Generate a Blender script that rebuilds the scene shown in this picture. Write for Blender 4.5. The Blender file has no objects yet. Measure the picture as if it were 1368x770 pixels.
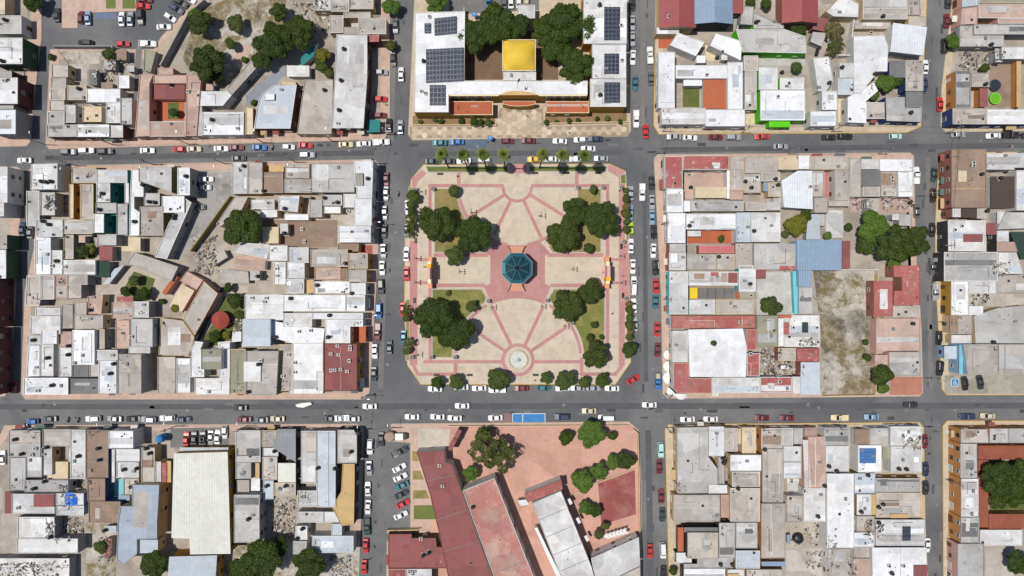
import bpy, bmesh, math, random
import numpy as np
from mathutils import Vector, Matrix
random.seed(7)
R = math.radians
scene = bpy.context.scene
COL = scene.collection
# ---------------------------------------------------------------- camera, world, sun, exposure
S = 0.23                      # metres per photograph pixel at street level
CX, CY = 684.0, 385.0         # point of the picture straight below the camera
CAM_H = S*1368*24/36          # 24 mm lens: 209.8 m above the street
SUN_EL, SUN_AZ = 71.0, 179.0  # sun stands over the -X side
cam = bpy.data.cameras.new('camera'); cam.lens = 24; cam.sensor_width = 36
cam.clip_start = 1; cam.clip_end = 5000
cam_ob = bpy.data.objects.new('camera', cam); COL.objects.link(cam_ob)
cam_ob.location = (0, 0, CAM_H); scene.camera = cam_ob
world = bpy.data.worlds.new('World'); scene.world = world; world.use_nodes = True
wn = world.node_tree
sky = wn.nodes.new('ShaderNodeTexSky'); sky.sky_type = 'NISHITA'; sky.sun_disc = False
sky.sun_elevation = R(SUN_EL); sky.sun_rotation = R(90 - SUN_AZ)
wn.links.new(sky.outputs[0], wn.nodes['Background'].inputs[0])
wn.nodes['Background'].inputs[1].default_value = 0.078
sun = bpy.data.lights.new('sun', 'SUN'); sun.energy = 3.95; sun.angle = R(0.5); sun.color = (1, .965, .91)
sun_ob = bpy.data.objects.new('sun', sun); COL.objects.link(sun_ob); sun_ob.location = (-80, 0, 250)
sd = Vector((math.cos(R(SUN_AZ))*math.cos(R(SUN_EL)), math.sin(R(SUN_AZ))*math.cos(R(SUN_EL)), math.sin(R(SUN_EL))))
sun_ob.rotation_euler = sd.to_track_quat('Z', 'Y').to_euler()
vs = scene.view_settings; vs.view_transform = 'Standard'; vs.look = 'None'; vs.exposure = 0.0; vs.gamma = 1

# ---------------------------------------------------------------- photo pixel <-> metres
TILE = (0, 0, 1)
def px(x, y, h=0.0):          # photograph pixel of a point known to lie at height h
    k = S*(CAM_H - h)/CAM_H
    return ((x - CX)*k, -(y - CY)*k)
def tp(t, x, y, h=0.0):
    return px(t[0] + x/t[2], t[1] + y/t[2], h)
TL = {}
for ri, (oy, z) in enumerate(((0, 3.85), (180, 3.85), (360, 3.85), (540, 3.348))):
    for ci, ox in enumerate((0, 260, 520, 700, 860, 1088)):
        TL['abcdefghijklmnopqrstuvwx'[ri*6 + ci]] = (ox, oy, z)
def lin(c):
    c = c/255.0
    return c/12.92 if c <= .04045 else ((c + .055)/1.055)**2.4
def rgb(r, g, b, k=1.0): return (lin(r)*k, lin(g)*k, lin(b)*k, 1)

# ---------------------------------------------------------------- objects
def link(name, data=None, parent=None, loc=None, rz=None, **props):
    o = bpy.data.objects.new(name, data); COL.objects.link(o)
    if parent: o.parent = parent
    if loc: o.location = loc
    if rz is not None: o.rotation_euler = (0, 0, rz)
    for k, v in props.items(): o[k] = v
    return o
LABELS = {}
def thing(name, label, cat, loc=(0, 0, 0), rz=0.0, group=None, data=None):
    o = link(name, data, None, loc, rz, label=label, category=cat)
    if group: o['group'] = group
    LABELS.setdefault(label, []).append(o)
    return o
class MB:
    def __init__(s): s.v, s.f, s.m = [], [], []
    def face(s, pts, m=0):
        n = len(s.v); s.v += [tuple(p) for p in pts]; s.f.append(tuple(range(n, n + len(pts)))); s.m.append(m)
    def box(s, x0, y0, z0, x1, y1, z1, m=0):
        n = len(s.v)
        s.v += [(x, y, z) for z in (z0, z1) for x, y in ((x0, y0), (x1, y0), (x1, y1), (x0, y1))]
        for f in ((3, 2, 1, 0), (4, 5, 6, 7), (0, 1, 5, 4), (1, 2, 6, 5), (2, 3, 7, 6), (3, 0, 4, 7)):
            s.f.append(tuple(n + i for i in f)); s.m.append(m)
    def prism(s, poly, z0, z1, m=0, cap=True, bottom=False, mside=None):
        n = len(s.v); k = len(poly); mside = m if mside is None else mside
        s.v += [(p[0], p[1], z0) for p in poly] + [(p[0], p[1], z1) for p in poly]
        for i in range(k):
            j = (i + 1) % k; s.f.append((n + i, n + j, n + k + j, n + k + i)); s.m.append(mside)
        if cap: s.f.append(tuple(n + k + i for i in range(k))); s.m.append(m)
        if bottom: s.f.append(tuple(n + k - 1 - i for i in range(k))); s.m.append(m)
    def loft(s, rings, m=0, caps=True):
        n = len(s.v); k = len(rings[0])
        for r in rings: s.v += [tuple(p) for p in r]
        for a in range(len(rings) - 1):
            for i in range(k):
                j = (i + 1) % k
                s.f.append((n + a*k + i, n + a*k + j, n + (a + 1)*k + j, n + (a + 1)*k + i)); s.m.append(m)
        if caps:
            s.f.append(tuple(n + k - 1 - i for i in range(k))); s.m.append(m)
            b = n + (len(rings) - 1)*k; s.f.append(tuple(b + i for i in range(k))); s.m.append(m)
    def tube(s, p0, p1, r0, r1, k=8, m=0):
        p0, p1 = Vector(p0), Vector(p1); d = (p1 - p0).normalized()
        a = d.orthogonal().normalized(); b = d.cross(a)
        s.loft([[p + (a*math.cos(t) + b*math.sin(t))*r for t in [2*math.pi*i/k for i in range(k)]] for p, r in ((p0, r0), (p1, r1))], m)
    def lathe(s, prof, k=16, m=0, c=(0, 0, 0)):
        s.loft([[(c[0] + r*math.cos(2*math.pi*i/k), c[1] + r*math.sin(2*math.pi*i/k), c[2] + z) for i in range(k)] for r, z in prof], m)
    def mesh(s, name, mats, smooth=False):
        me = bpy.data.meshes.new(name); me.from_pydata(s.v, [], s.f)
        for m in (mats if isinstance(mats, (list, tuple)) else [mats]): me.materials.append(m)
        if any(s.m): me.polygons.foreach_set('material_index', s.m)
        if smooth: me.polygons.foreach_set('use_smooth', [True]*len(s.f))
        me.update(); return me
    def build(s, name, mats, parent=None, smooth=False, **props):
        return link(name, s.mesh(name, mats, smooth), parent, **props)
def area(p): return .5*sum(p[i][0]*p[(i + 1) % len(p)][1] - p[(i + 1) % len(p)][0]*p[i][1] for i in range(len(p)))
def ccw(p): return list(p) if area(p) > 0 else list(p)[::-1]
def inset(p, d):
    n = len(p); out = []
    for i in range(n):
        a, b, c = Vector(p[i - 1]), Vector(p[i]), Vector(p[(i + 1) % n])
        e1, e2 = (b - a).normalized(), (c - b).normalized()
        n1, n2 = Vector((-e1.y, e1.x)), Vector((-e2.y, e2.x))
        t = n1 + n2; q = max(.35, 1 + n1.dot(n2)); t = t*(d/q)
        out.append((b.x + t.x, b.y + t.y))
    return out
def inside(pt, p):
    x, y = pt; r = False; n = len(p)
    for i in range(n):
        x1, y1 = p[i]; x2, y2 = p[(i + 1) % n]
        if (y1 > y) != (y2 > y) and x < (x2 - x1)*(y - y1)/(y2 - y1) + x1: r = not r
    return r
def centre(p): return (sum(q[0] for q in p)/len(p), sum(q[1] for q in p)/len(p))
def ring(mb, outer, inner, z0, z1, m=0):      # a raised border between two outlines
    n = len(outer)
    for i in range(n):
        j = (i + 1) % n; a, b, c, d = outer[i], outer[j], inner[j], inner[i]
        mb.face([(*a, z1), (*b, z1), (*c, z1), (*d, z1)], m)
        mb.face([(*a, z0), (*b, z0), (*b, z1), (*a, z1)], m)
        mb.face([(*c, z0), (*d, z0), (*d, z1), (*c, z1)], m)

# ---------------------------------------------------------------- materials
MATS = {}
class NT:
    def __init__(s, name):
        s.mat = bpy.data.materials.new(name); s.mat.use_nodes = True; s.t = s.mat.node_tree
        s.b = s.t.nodes['Principled BSDF']
    def n(s, kind, **kw):
        o = s.t.nodes.new('ShaderNode' + kind)
        for k, v in kw.items(): setattr(o, k, v)
        return o
    def set(s, sock, v):
        if hasattr(v, 'is_linked') or isinstance(v, bpy.types.NodeSocket): s.t.links.new(v, sock)
        else: sock.default_value = v
    def pos(s, obj_shift=False):
        g = s.n('NewGeometry').outputs['Position']
        if obj_shift:
            oi = s.n('ObjectInfo').outputs['Random']
            m = s.n('MATH_' if 0 else 'Math', operation='MULTIPLY'); s.set(m.inputs[0], oi); m.inputs[1].default_value = 917.0
            a = s.n('VectorMath', operation='ADD'); s.set(a.inputs[0], g); s.set(a.inputs[1], m.outputs[0]); g = a.outputs[0]
        return g
    def noise(s, vec, scale, detail=4, rough=.55, dist=0.0):
        o = s.n('TexNoise'); s.set(o.inputs['Vector'], vec); o.inputs['Scale'].default_value = scale
        o.inputs['Detail'].default_value = detail; o.inputs['Roughness'].default_value = rough; o.inputs['Distortion'].default_value = dist
        return o.outputs['Fac']
    def ramp(s, v, lo, hi, a=0.0, b=1.0):
        o = s.n('MapRange'); o.clamp = True; s.set(o.inputs[0], v)
        for i, q in enumerate((lo, hi, a, b)): s.set(o.inputs[i + 1], q)
        return o.outputs[0]
    def mix(s, f, a, b, mode='MIX'):
        o = s.n('Mix', data_type='RGBA', blend_type=mode); s.set(o.inputs[0], f); s.set(o.inputs[6], a); s.set(o.inputs[7], b)
        return o.outputs[2]
    def math(s, op, a, b=0.0):
        o = s.n('Math', operation=op); s.set(o.inputs[0], a); s.set(o.inputs[1], b); return o.outputs[0]
    def bump(s, h, strength, dist=.05):
        o = s.n('Bump'); o.inputs['Strength'].default_value = strength; o.inputs['Distance'].default_value = dist
        s.set(o.inputs['Height'], h); s.set(s.b.inputs['Normal'], o.outputs[0])
    def done(s, col, rough=.9, spec=.3, metal=0.0):
        s.set(s.b.inputs['Base Color'], col); s.set(s.b.inputs['Roughness'], rough)
        s.b.inputs['Specular IOR Level'].default_value = spec; s.b.inputs['Metallic'].default_value = metal
        return s.mat
def surf(name, c, dirt=(120, 105, 90), amt=.35, stain=.35, patch=.12, tint=.14, rib=None, rough=.9, spec=.25, peel=None, scale=1.0):
    """weathered flat surface: mottling, dirt drifts, dark stains, repainted patches, optional ribs or peeling paint"""
    t = NT(name); p = t.pos(True); col = rgb(*c)
    big = t.noise(p, .16*scale, 8, .7, .3); mid = t.noise(p, .75*scale, 7, .68, .3); fine = t.noise(p, 5*scale, 3, .7)
    col = t.mix(t.ramp(mid, .3, .7), t.mix(1.0, col, (.84, .83, .82, 1), 'MULTIPLY'), col)
    col = t.mix(t.ramp(big, .46, .68, 0, amt), col, rgb(*dirt))
    if peel:
        pe = t.noise(p, .55*scale, 10, .78, .25); col = t.mix(t.ramp(pe, .56, .61, 0, .7), col, rgb(*peel))
    vo = t.n('TexVoronoi', distance='CHEBYCHEV'); t.set(vo.inputs['Vector'], p); vo.inputs['Scale'].default_value = .17*scale
    gray = t.n('SeparateColor'); t.set(gray.inputs[0], vo.outputs['Color'])
    col = t.mix(1.0, col, t.mix(gray.outputs[0], (1 - patch,)*3 + (1,), (1 + patch*.4,)*3 + (1,)), 'MULTIPLY')
    st = t.noise(p, .30*scale, 9, .8, .5); col = t.mix(t.ramp(st, .60, .78, 0, stain), col, rgb(dirt[0]*.42, dirt[1]*.42, dirt[2]*.42))
    col = t.mix(t.ramp(fine, .35, .75, 0, .16), col, (.05, .05, .05, 1))
    rnd = t.n('ObjectInfo').outputs['Random']
    col = t.mix(1.0, col, t.mix(rnd, (1 - tint, 1 - tint*.95, 1 - tint*.85, 1), (1 + tint*.25,)*3 + (1,)), 'MULTIPLY')
    if rib:
        w = t.n('TexWave', wave_type='BANDS', bands_direction=rib, wave_profile='SIN'); t.set(w.inputs['Vector'], t.pos()); w.inputs['Scale'].default_value = .42
        col = t.mix(t.ramp(w.outputs['Fac'], 0, .25, .16, 0), col, (.12, .12, .12, 1)); t.bump(w.outputs['Fac'], .5, .08)
    else: t.bump(mid, .35, .06)
    return t.done(col, rough, spec)
ROOF = {
 'W': surf('roof_white', (235, 236, 237), (180, 172, 163), .45, .38, .14, .12),
 'w': surf('roof_off_white', (219, 218, 216), (170, 162, 154), .65, .55, .22),
 'g': surf('roof_grey_concrete', (193, 191, 187), (152, 144, 136), .6, .5, .2),
 'c': surf('roof_tan_concrete', (191, 183, 174), (150, 139, 128), .65, .55, .22),
 'b': surf('roof_brown', (158, 136, 119), (120, 102, 90), .5, .4, .14),
 'p': surf('roof_pink_tan', (196, 168, 154), (158, 140, 128), .6, .45, .18, peel=(190, 178, 166)),
 'P': surf('roof_pink', (205, 120, 120), (165, 120, 115), .4, .3, .12),
 'r': surf('roof_red_paint', (174, 98, 94), (160, 120, 112), .6, .35, .14, peel=(196, 170, 164)),
 'q': surf('roof_worn_red', (170, 98, 92), (178, 146, 134), .8, .35, .14, peel=(184, 136, 126)),
 'm': surf('roof_maroon', (146, 88, 86), (132, 94, 90), .6, .4, .14, .08),
 'Q': surf('roof_faded_red', (182, 124, 115), (180, 160, 146), .9, .4, .14, .05, peel=(196, 156, 146)),
 'd': surf('roof_dark_grey', (124, 124, 123), (98, 94, 90), .5, .4, .16),
 'v': surf('roof_olive_grey', (154, 152, 132), (122, 116, 98), .4, .3, .1),
 'B': surf('sheet_blue_grey', (140, 162, 184), (134, 144, 152), .35, .25, .06, .08, rib='X', rough=.55),
 's': surf('sheet_pale_blue', (190, 198, 206), (155, 155, 155), .35, .25, .08, .10, rough=.7),
 'z': surf('roof_slate_blue', (168, 178, 190), (140, 142, 146), .4, .3, .1, .06),
 'D': surf('sheet_grey', (138, 143, 147), (115, 115, 115), .35, .25, .08, rib='X', rough=.55),
 'S': surf('sheet_white', (222, 226, 230), (175, 175, 172), .25, .2, .05, .06, rib='X', rough=.6),
 'C': surf('sheet_cream', (218, 218, 208), (184, 180, 168), .25, .18, .05, .06, rib='X', rough=.6),
 'R': surf('sheet_red', (158, 80, 78), (140, 84, 80), .3, .2, .06, .06, rib='X', rough=.55),
 'o': surf('terracotta', (186, 104, 72), (160, 92, 66), .35, .25, .08, .08),
 'O': surf('brown_red_tile', (150, 86, 66), (124, 82, 66), .45, .35, .12, .06),
 'y': surf('roof_cream_tan', (216, 199, 168), (176, 156, 130), .35, .25, .08, .08),
 'Y': surf('roof_ochre', (206, 174, 122), (170, 146, 112), .4, .3, .1, .1),
 'X': surf('awning_yellow', (238, 200, 30), (200, 170, 60), .2, .1, .04, .04, rough=.7),
 'k': surf('shade_brown', (82, 70, 64), (66, 58, 54), .3, .2, .06, .06),
 't': surf('teal_paint', (46, 132, 130), (70, 110, 105), .3, .3, .06, .08),
 'u': surf('turquoise_paint', (120, 198, 205), (120, 170, 170), .3, .3, .06, .08),
 'G': surf('lime_paint', (98, 205, 20), (90, 170, 50), .25, .15, .04, .04),
 'N': surf('dark_green_sheet', (52, 72, 62), (50, 60, 52), .3, .3, .06, .08),
 'n': surf('patio_lawn', (92, 104, 52), (120, 100, 66), .7, .4, .1, .1, scale=2),
 'A': surf('patio_asphalt', (128, 126, 124), (104, 100, 96), .5, .4, .12),
 'e': surf('patio_dirt', (172, 158, 140), (134, 120, 102), .6, .5, .1),
}
def wall(name, c, dirt=(110, 98, 86), amt=.25):
    return surf('wall_' + name, c, dirt, amt, .25, .05, .12, rough=.85, scale=1.6)
WALL = {'w': wall('white', (222, 220, 214)), 'c': wall('cream', (214, 190, 150)), 'g': wall('grey', (160, 160, 160)),
 'k': wall('charcoal', (58, 58, 62)), 'm': wall('maroon', (92, 56, 57)), 'y': wall('ochre', (190, 146, 52)), 'b': wall('navy', (44, 66, 112)),
 't': wall('teal', (50, 140, 135)), 'l': wall('lime', (98, 208, 16)), 'o': wall('orange', (204, 142, 82)), 'n': wall('dark_green', (52, 82, 62)),
 'p': wall('pink', (214, 168, 150)), 'r': wall('brick_red', (156, 104, 92)), 's': wall('pale_blue', (150, 180, 205)), 'u': wall('turquoise', (110, 200, 205)),
 'v': wall('olive', (140, 128, 76))}
def plain(name, c, rough=.6, spec=.4, metal=0.0, var=.12, sc=3.0):
    t = NT(name); p = t.pos(True); q = t.noise(p, sc, 4)
    col = t.mix(t.ramp(q, .3, .7), t.mix(1.0, rgb(*c), (1 - var,)*3 + (1,), 'MULTIPLY'), rgb(*c))
    return t.done(col, rough, spec, metal)
def glass_mat(name='dark_glass'):
    t = NT(name); q = t.noise(t.pos(True), .8, 3); return t.done(t.mix(t.ramp(q, .3, .7), (.012, .016, .02, 1), (.03, .036, .042, 1)), .08, .6)
GLASS = glass_mat()
M_WHITE = plain('white_paint', (225, 224, 218)); M_BLACK = plain('black_iron', (26, 27, 29), .5); M_TANK = plain('black_plastic', (34, 34, 38), .45)
M_STEEL = plain('galvanised_steel', (168, 172, 175), .4, .5, .6); M_CONC = plain('cast_concrete', (176, 170, 160), .9, .2)
M_WOOD = plain('brown_wood', (112, 74, 48), .7); M_BARK = plain('bark', (92, 76, 60), .95, .1, var=.4, sc=8); M_YEL = plain('yellow_paint', (222, 178, 52), .7)
M_BLUE = plain('blue_paint', (52, 124, 182), .7, var=.2, sc=1.2); M_CREAM = plain('cream_paint', (226, 212, 170), .7); M_PIPE = plain('grey_pipe', (120, 120, 122), .6)
M_GLOBE = plain('milk_glass', (150, 148, 142), .3); M_RUBBER = plain('tyre_rubber', (28, 28, 29), .9, .2)
# ---------------------------------------------------------------- ground, road, pavements
def asphalt():
    t = NT('asphalt'); p = t.pos(); big = t.noise(p, .035, 4, .5, .8); mid = t.noise(p, .3, 7, .65, .6); fine = t.noise(p, 3.5, 4, .7)
    col = t.mix(t.ramp(big, .38, .64), rgb(92, 93, 95), rgb(118, 117, 116))
    col = t.mix(t.ramp(mid, .35, .65, 0, .35), col, rgb(84, 84, 86))
    st = t.noise(p, .14, 8, .7, 1.2); col = t.mix(t.ramp(st, .62, .72, 0, .3), col, rgb(134, 128, 120))
    col = t.mix(t.ramp(fine, .5, .8, 0, .3), col, rgb(70, 70, 72)); t.bump(fine, .4, .02)
    crk = t.noise(p, .09, 9, .62, .8); col = t.mix(t.ramp(t.math('ABSOLUTE', t.math('SUBTRACT', crk, .5)), 0, .006, .3, 0), col, rgb(60, 60, 62))
    return t.done(col, .88, .25)
M_ASPH = asphalt()
M_ASPH_D = surf('asphalt_overlay', (92, 93, 96), (80, 81, 84), .5, .3, .1, .05)
M_ASPH_L = surf('asphalt_faded', (122, 120, 118), (110, 106, 102), .4, .3, .1, .05)
def paving(name, c, c2, sx, sy, mort):
    t = NT(name); p = t.pos(); b = t.n('TexBrick'); t.set(b.inputs['Vector'], p); b.inputs['Scale'].default_value = 1.0
    b.inputs['Brick Width'].default_value = sx; b.inputs['Row Height'].default_value = sy; b.inputs['Mortar Size'].default_value = .02
    b.inputs['Color1'].default_value = rgb(*c); b.inputs['Color2'].default_value = rgb(*c2); b.inputs['Mortar'].default_value = rgb(*mort)
    mid = t.noise(p, .4, 7, .65, .6); col = t.mix(t.ramp(mid, .45, .75, 0, .45), b.outputs['Color'], rgb(c[0]*.72, c[1]*.72, c[2]*.74))
    st = t.noise(p, .12, 8, .7, 1.5); col = t.mix(t.ramp(st, .6, .75, 0, .4), col, rgb(c2[0]*.6, c2[1]*.6, c2[2]*.62))
    t.bump(mid, .2, .03); return t.done(col, .9, .2)
M_SALMON = paving('salmon_paving', (190, 164, 147), (182, 157, 143), 1.2, 1.2, (158, 134, 121))
M_BEIGE = paving('beige_paving', (190, 174, 150), (182, 168, 146), 1.5, 1.5, (150, 136, 116))
M_YARD = surf('yard_concrete', (180, 170, 157), (136, 123, 108), .6, .5, .2)
M_KERB = plain('kerb_concrete', (168, 158, 146), .9, .2, var=.3); M_KERB_Y = plain('kerb_yellow', (206, 166, 74), .85, .2, var=.35)
g = MB(); g.face([(-1500, -1500, -.004), (1500, -1500, -.004), (1500, 1500, -.004), (-1500, 1500, -.004)])
g.build('ground', ROOF['e'], kind='structure')
g = MB(); N = 48
for i in range(N):
    for j in range(N):
        x0, y0 = -360 + 720*i/N, -260 + 520*j/N; g.face([(x0, y0, 0), (x0 + 15, y0, 0), (x0 + 15, y0 + 520/N, 0), (x0, y0 + 520/N, 0)])
road = g.build('road', M_ASPH, kind='structure')
ZR = [0]
def sheet(name, pts, mat, parent, z=None, zb=.004, **props):
    if z is None: ZR[0] = (ZR[0] + 1) % 9; z = zb + .0035*ZR[0]
    m = MB(); m.face([(*p, z) for p in ccw(pts)]); return m.build(name, mat, parent, **props)
def P(*a): return [px(a[i], a[i + 1]) for i in range(0, len(a), 2)]
# worn and relaid strips of asphalt
for pts, m in ((P(60, 208, 500, 201, 500, 208, 60, 215), M_ASPH_D), (P(560, 203, 830, 200, 830, 207, 560, 210), M_ASPH_D), (P(885, 197, 1440, 190, 1440, 197, 885, 204), M_ASPH_D),
               (P(-60, 540, 480, 540, 480, 547, -60, 547), M_ASPH_D), (P(500, 539, 1440, 538, 1440, 546, 500, 547), M_ASPH_D), (P(524, -40, 532, -40, 526, 190, 518, 190), M_ASPH_L),
               (P(855, -40, 862, -40, 862, 170, 855, 170), M_ASPH_L), (P(858, 230, 864, 230, 866, 510, 860, 510), M_ASPH_D), (P(1236, 210, 1243, 210, 1246, 520, 1240, 520), M_ASPH_L),
               (P(512, 235, 519, 235, 512, 520, 505, 520), M_ASPH_L), (P(862, 575, 870, 575, 874, 830, 866, 830), M_ASPH_D)):
    sheet('asphalt_strip', pts, m, road)
rr_ = random.Random(77); MH = MB(); MH.lathe([(.42, 0), (.42, .006)], 16); MH = MH.mesh('manhole_cover', M_PIPE)
STREETS = [((40, 205), (1400, 192), 9), ((0, 550), (1400, 549), 10), ((533, -20), (528, 190), 9), ((524, 230), (508, 530), 9), ((506, 590), (500, 790), 8), ((857, -20), (860, 175), 10), ((858, 230), (866, 520), 9), ((870, 585), (876, 790), 8), ((1252, 0), (1243, 180), 8), ((1236, 215), (1246, 520), 7), ((1248, 575), (1250, 790), 8)]
M_TAR = surf('tar_patch', (76, 76, 78), (66, 66, 68), .4, .3, .1, .1); M_OIL = surf('oily_asphalt', (82, 80, 79), (68, 66, 65), .5, .4, .1, .1)
for (xa, ya), (xb, yb), hw_ in STREETS:
    n_ = int(math.hypot(xb - xa, yb - ya)/24); ver = abs(yb - ya) > abs(xb - xa)
    for i in range(n_):
        u = (i + rr_.random())/n_; o_ = rr_.uniform(-hw_, hw_); x, y = xa + (xb - xa)*u + (o_ if ver else 0), ya + (yb - ya)*u + (0 if ver else o_)
        if i % 7 == 3: link('manhole_cover', MH, road, (*px(x, y), .036)); continue
        a_, b_ = rr_.uniform(1.5, 7), rr_.uniform(.8, 2.4)
        if ver: a_, b_ = b_, a_
        k_ = [(x + a_*sx + rr_.uniform(-.5, .5), y + b_*sy + rr_.uniform(-.4, .4)) for sx, sy in ((-1, -1), (-.3, -1), (.4, -1), (1, -1), (1, .1), (1, 1), (.3, 1), (-.4, 1), (-1, 1), (-1, 0))]
        sheet('asphalt_patch', [px(*v) for v in k_], rr_.choice((M_TAR, M_ASPH_L, M_ASPH_D, M_OIL, M_ASPH_D)), road)
BLOCKS = {
 'A': (P(-90, -60, 56, -60, 56, 52, 50, 100, 41, 190, 36, 196, -90, 198), M_SALMON),
 'B': (P(66, 200, 61, 194, 67, 66, 206, 66, 215, 50, 268, -5, 318, -60, 522, -60, 521, 176, 513, 187), M_SALMON),
 'C': (P(556, -60, 545, 180, 551, 188, 836, 183, 843, 176, 838, -60), M_BEIGE),
 'D': (P(877, -60, 873, 168, 880, 180, 1210, 178, 1230, 170, 1241, -60), M_BEIGE),
 'E': (P(1279, -60, 1264, 60, 1257, 120, 1256, 170, 1263, 177, 1480, 175, 1480, -60), M_BEIGE),
 'F': (P(-90, 224, 24, 223, 34, 232, 26, 310, 20, 420, 12, 520, 7, 530, -90, 531), M_SALMON),
 'G': (P(44, 222, 300, 217, 500, 213, 507, 220, 506, 330, 502, 400, 494, 524, 486, 534, 34, 534, 28, 526, 31, 450, 33, 390, 46, 330, 40, 262, 38, 228), M_SALMON),
 'I': (P(879, 206, 1216, 204, 1221, 209, 1223, 330, 1231, 440, 1233, 525, 1228, 530, 892, 533, 885, 526, 883, 400, 873, 212), M_SALMON),
 'J': (P(1260, 204, 1480, 202, 1480, 528, 1264, 528, 1258, 520, 1252, 420, 1249, 370, 1249, 300, 1254, 209), M_BEIGE),
 'K': (P(6, 568, 478, 566, 487, 573, 484, 650, 478, 830, -90, 830, -90, 700, 1, 580), M_SALMON),
 'L': (P(522, 566, 840, 563, 853, 574, 857, 640, 858, 830, 515, 830, 517, 708, 548, 706, 548, 592, 521, 590), M_SALMON),
 'M': (P(893, 567, 1228, 564, 1234, 571, 1236, 700, 1242, 830, 895, 830, 888, 574), M_BEIGE),
 'N': (P(1265, 562, 1480, 562, 1480, 830, 1260, 830, 1259, 569), M_BEIGE)}
PAVE = {}
KY = ('D', 'J', 'N', 'M')
for k, (pts, m) in BLOCKS.items():
    pts = ccw(pts); b = MB(); q = inset(pts, .18); b.prism(q, 0, .15)
    PAVE[k] = b.build('pavement', m, kind='structure')
    b = MB(); ring(b, pts, q, 0, .142); b.build('kerb', M_KERB_Y if k in KY else M_KERB, PAVE[k])
YARD = {'A': 3.2, 'B': 3.0, 'D': 2.4, 'E': 2.4, 'F': 3, 'G': 2.2, 'I': 2.6, 'J': 2.6, 'K': 2.2, 'M': 2.2, 'N': 2.4}
for k, d in YARD.items():
    b = MB(); b.face([(*p, .155) for p in inset(ccw(BLOCKS[k][0]), d)]); b.build('courtyard_ground', M_YARD, kind='structure')
def vacant():
    t = NT('vacant_dirt'); p = t.pos(); a = t.noise(p, .09, 9, .72, .2); b_ = t.noise(p, .45, 9, .78, .2); c = t.noise(p, 2.2, 6, .75); d = t.noise(p, .06, 8, .75, .5)
    col = t.mix(t.ramp(b_, .35, .65), rgb(150, 143, 132), rgb(192, 186, 175)); col = t.mix(t.math('MULTIPLY', t.ramp(a, .46, .53), t.ramp(b_, .40, .52, .25, 1)), col, rgb(116, 104, 74))
    col = t.mix(t.math('MULTIPLY', t.ramp(d, .53, .60), t.ramp(b_, .4, .6, .3, .9)), col, rgb(84, 80, 74)); col = t.mix(t.ramp(c, .55, .72, 0, .45), col, rgb(104, 92, 74)); t.bump(b_, .8, .2); return t.done(col, .95, .1)
VAC = vacant()
def area_sheet(name, pts, mat, z=.162, **kw): return sheet(name, pts, mat, None, z, kind='structure', **kw)
def tpoly(t, *a, h=0): return [tp(TL[t], a[i], a[i + 1], h) for i in range(0, len(a), 2)]
area_sheet('concrete_drive', tpoly('b', 262, 492, 400, 380, 505, 325, 420, 440, 330, 530, 270, 540), surf('drive_blue_grey', (150, 155, 164), (120, 118, 116), .4, .3))
area_sheet('dirt_lot', tpoly('b', -60, 300, 20, 60, 300, -60, 480, -60, 440, 250, 170, 460, -20, 380), VAC)
area_sheet('yard_paving', tpoly('b', 190, 330, 235, 230, 300, 240, 262, 330), ROOF['p'], .167)
area_sheet('alley', tpoly('a', 700, 240, 735, 245, 720, 400, 688, 690, 680, 690), M_ASPH_L)
area_sheet('stone_walkway', tpoly('a', 805, 250, 1075, -20, 1075, 10, 1000, 120, 800, 370), surf('walkway_stone', (186, 170, 148), (140, 124, 104), .5, .4))
area_sheet('walled_dirt_yard', tpoly('a', 300, 265, 600, 265, 595, 330, 350, 330), VAC)
area_sheet('parking_yard', P(262, 232, 312, 230, 320, 262, 240, 348, 224, 346, 255, 290), surf('worn_slab', (168, 164, 160), (124, 120, 116), .7, .5, .2, peel=(200, 196, 190)))
area_sheet('vacant_lot', P(1086, 362, 1168, 362, 1164, 526, 1098, 527, 1096, 440), VAC)
area_sheet('shop_car_park', tpoly('r', 668, 546, 1160, 546, 1160, 640, 668, 640), surf('car_park_slab', (172, 166, 152), (124, 116, 104), .6, .4, .2))
area_sheet('school_yard', P(585, 570, 846, 569, 851, 576, 853, 640, 854, 830, 560, 830, 590, 600), surf('salmon_slab', (206, 160, 142), (180, 142, 124), .8, .5, .14, .02))
area_sheet('sports_court', tpoly('v', 330, 345, 495, 290, 500, 492, 345, 540), surf('dark_red_court', (152, 84, 80), (176, 124, 114), .8, .4, .12), .167)
area_sheet('terrace_slab', tpoly('u', 130, 110, 275, 110, 262, 200, 130, 210), surf('pale_slab', (196, 186, 172), (140, 136, 132), .6, .5, .14), .167)
area_sheet('car_yard', P(228, 572, 306, 571, 306, 597, 228, 598), M_ASPH_L)
area_sheet('brick_apron', tpoly('r', 390, 552, 552, 552, 552, 645, 385, 645), surf('worn_brick', (186, 128, 106), (150, 110, 94), .5, .3), .167)
area_sheet('shaded_yard', tpoly('s', 388, 532, 520, 540, 520, 770, 388, 770), VAC)
area_sheet('dirt_yard', P(300, 720, 480, 715, 478, 830, 290, 830), VAC)
area_sheet('planted_yard', tpoly('n', 150, 140, 250, 140, 250, 380, 20, 400, 100, 270), ROOF['n'])
area_sheet('garden_strip', tpoly('m', 690, 10, 800, 50, 770, 150, 620, 130), ROOF['n'])
area_sheet('leafy_courtyard', tpoly('g', 380, 545, 490, 545, 490, 640, 380, 640), ROOF['n'])
area_sheet('school_garden', tpoly('x', 780, 252, 1080, 252, 1080, 490, 780, 490), ROOF['n'])
area_sheet('palace_court', tpoly('c', 390, 160, 870, 160, 870, 412, 390, 412), surf('brown_court', (128, 104, 84), (90, 74, 60), .5, .3))
area_sheet('parking_slab', P(600, -60, 720, -60, 720, 14, 600, 20), M_ASPH_L)
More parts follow.
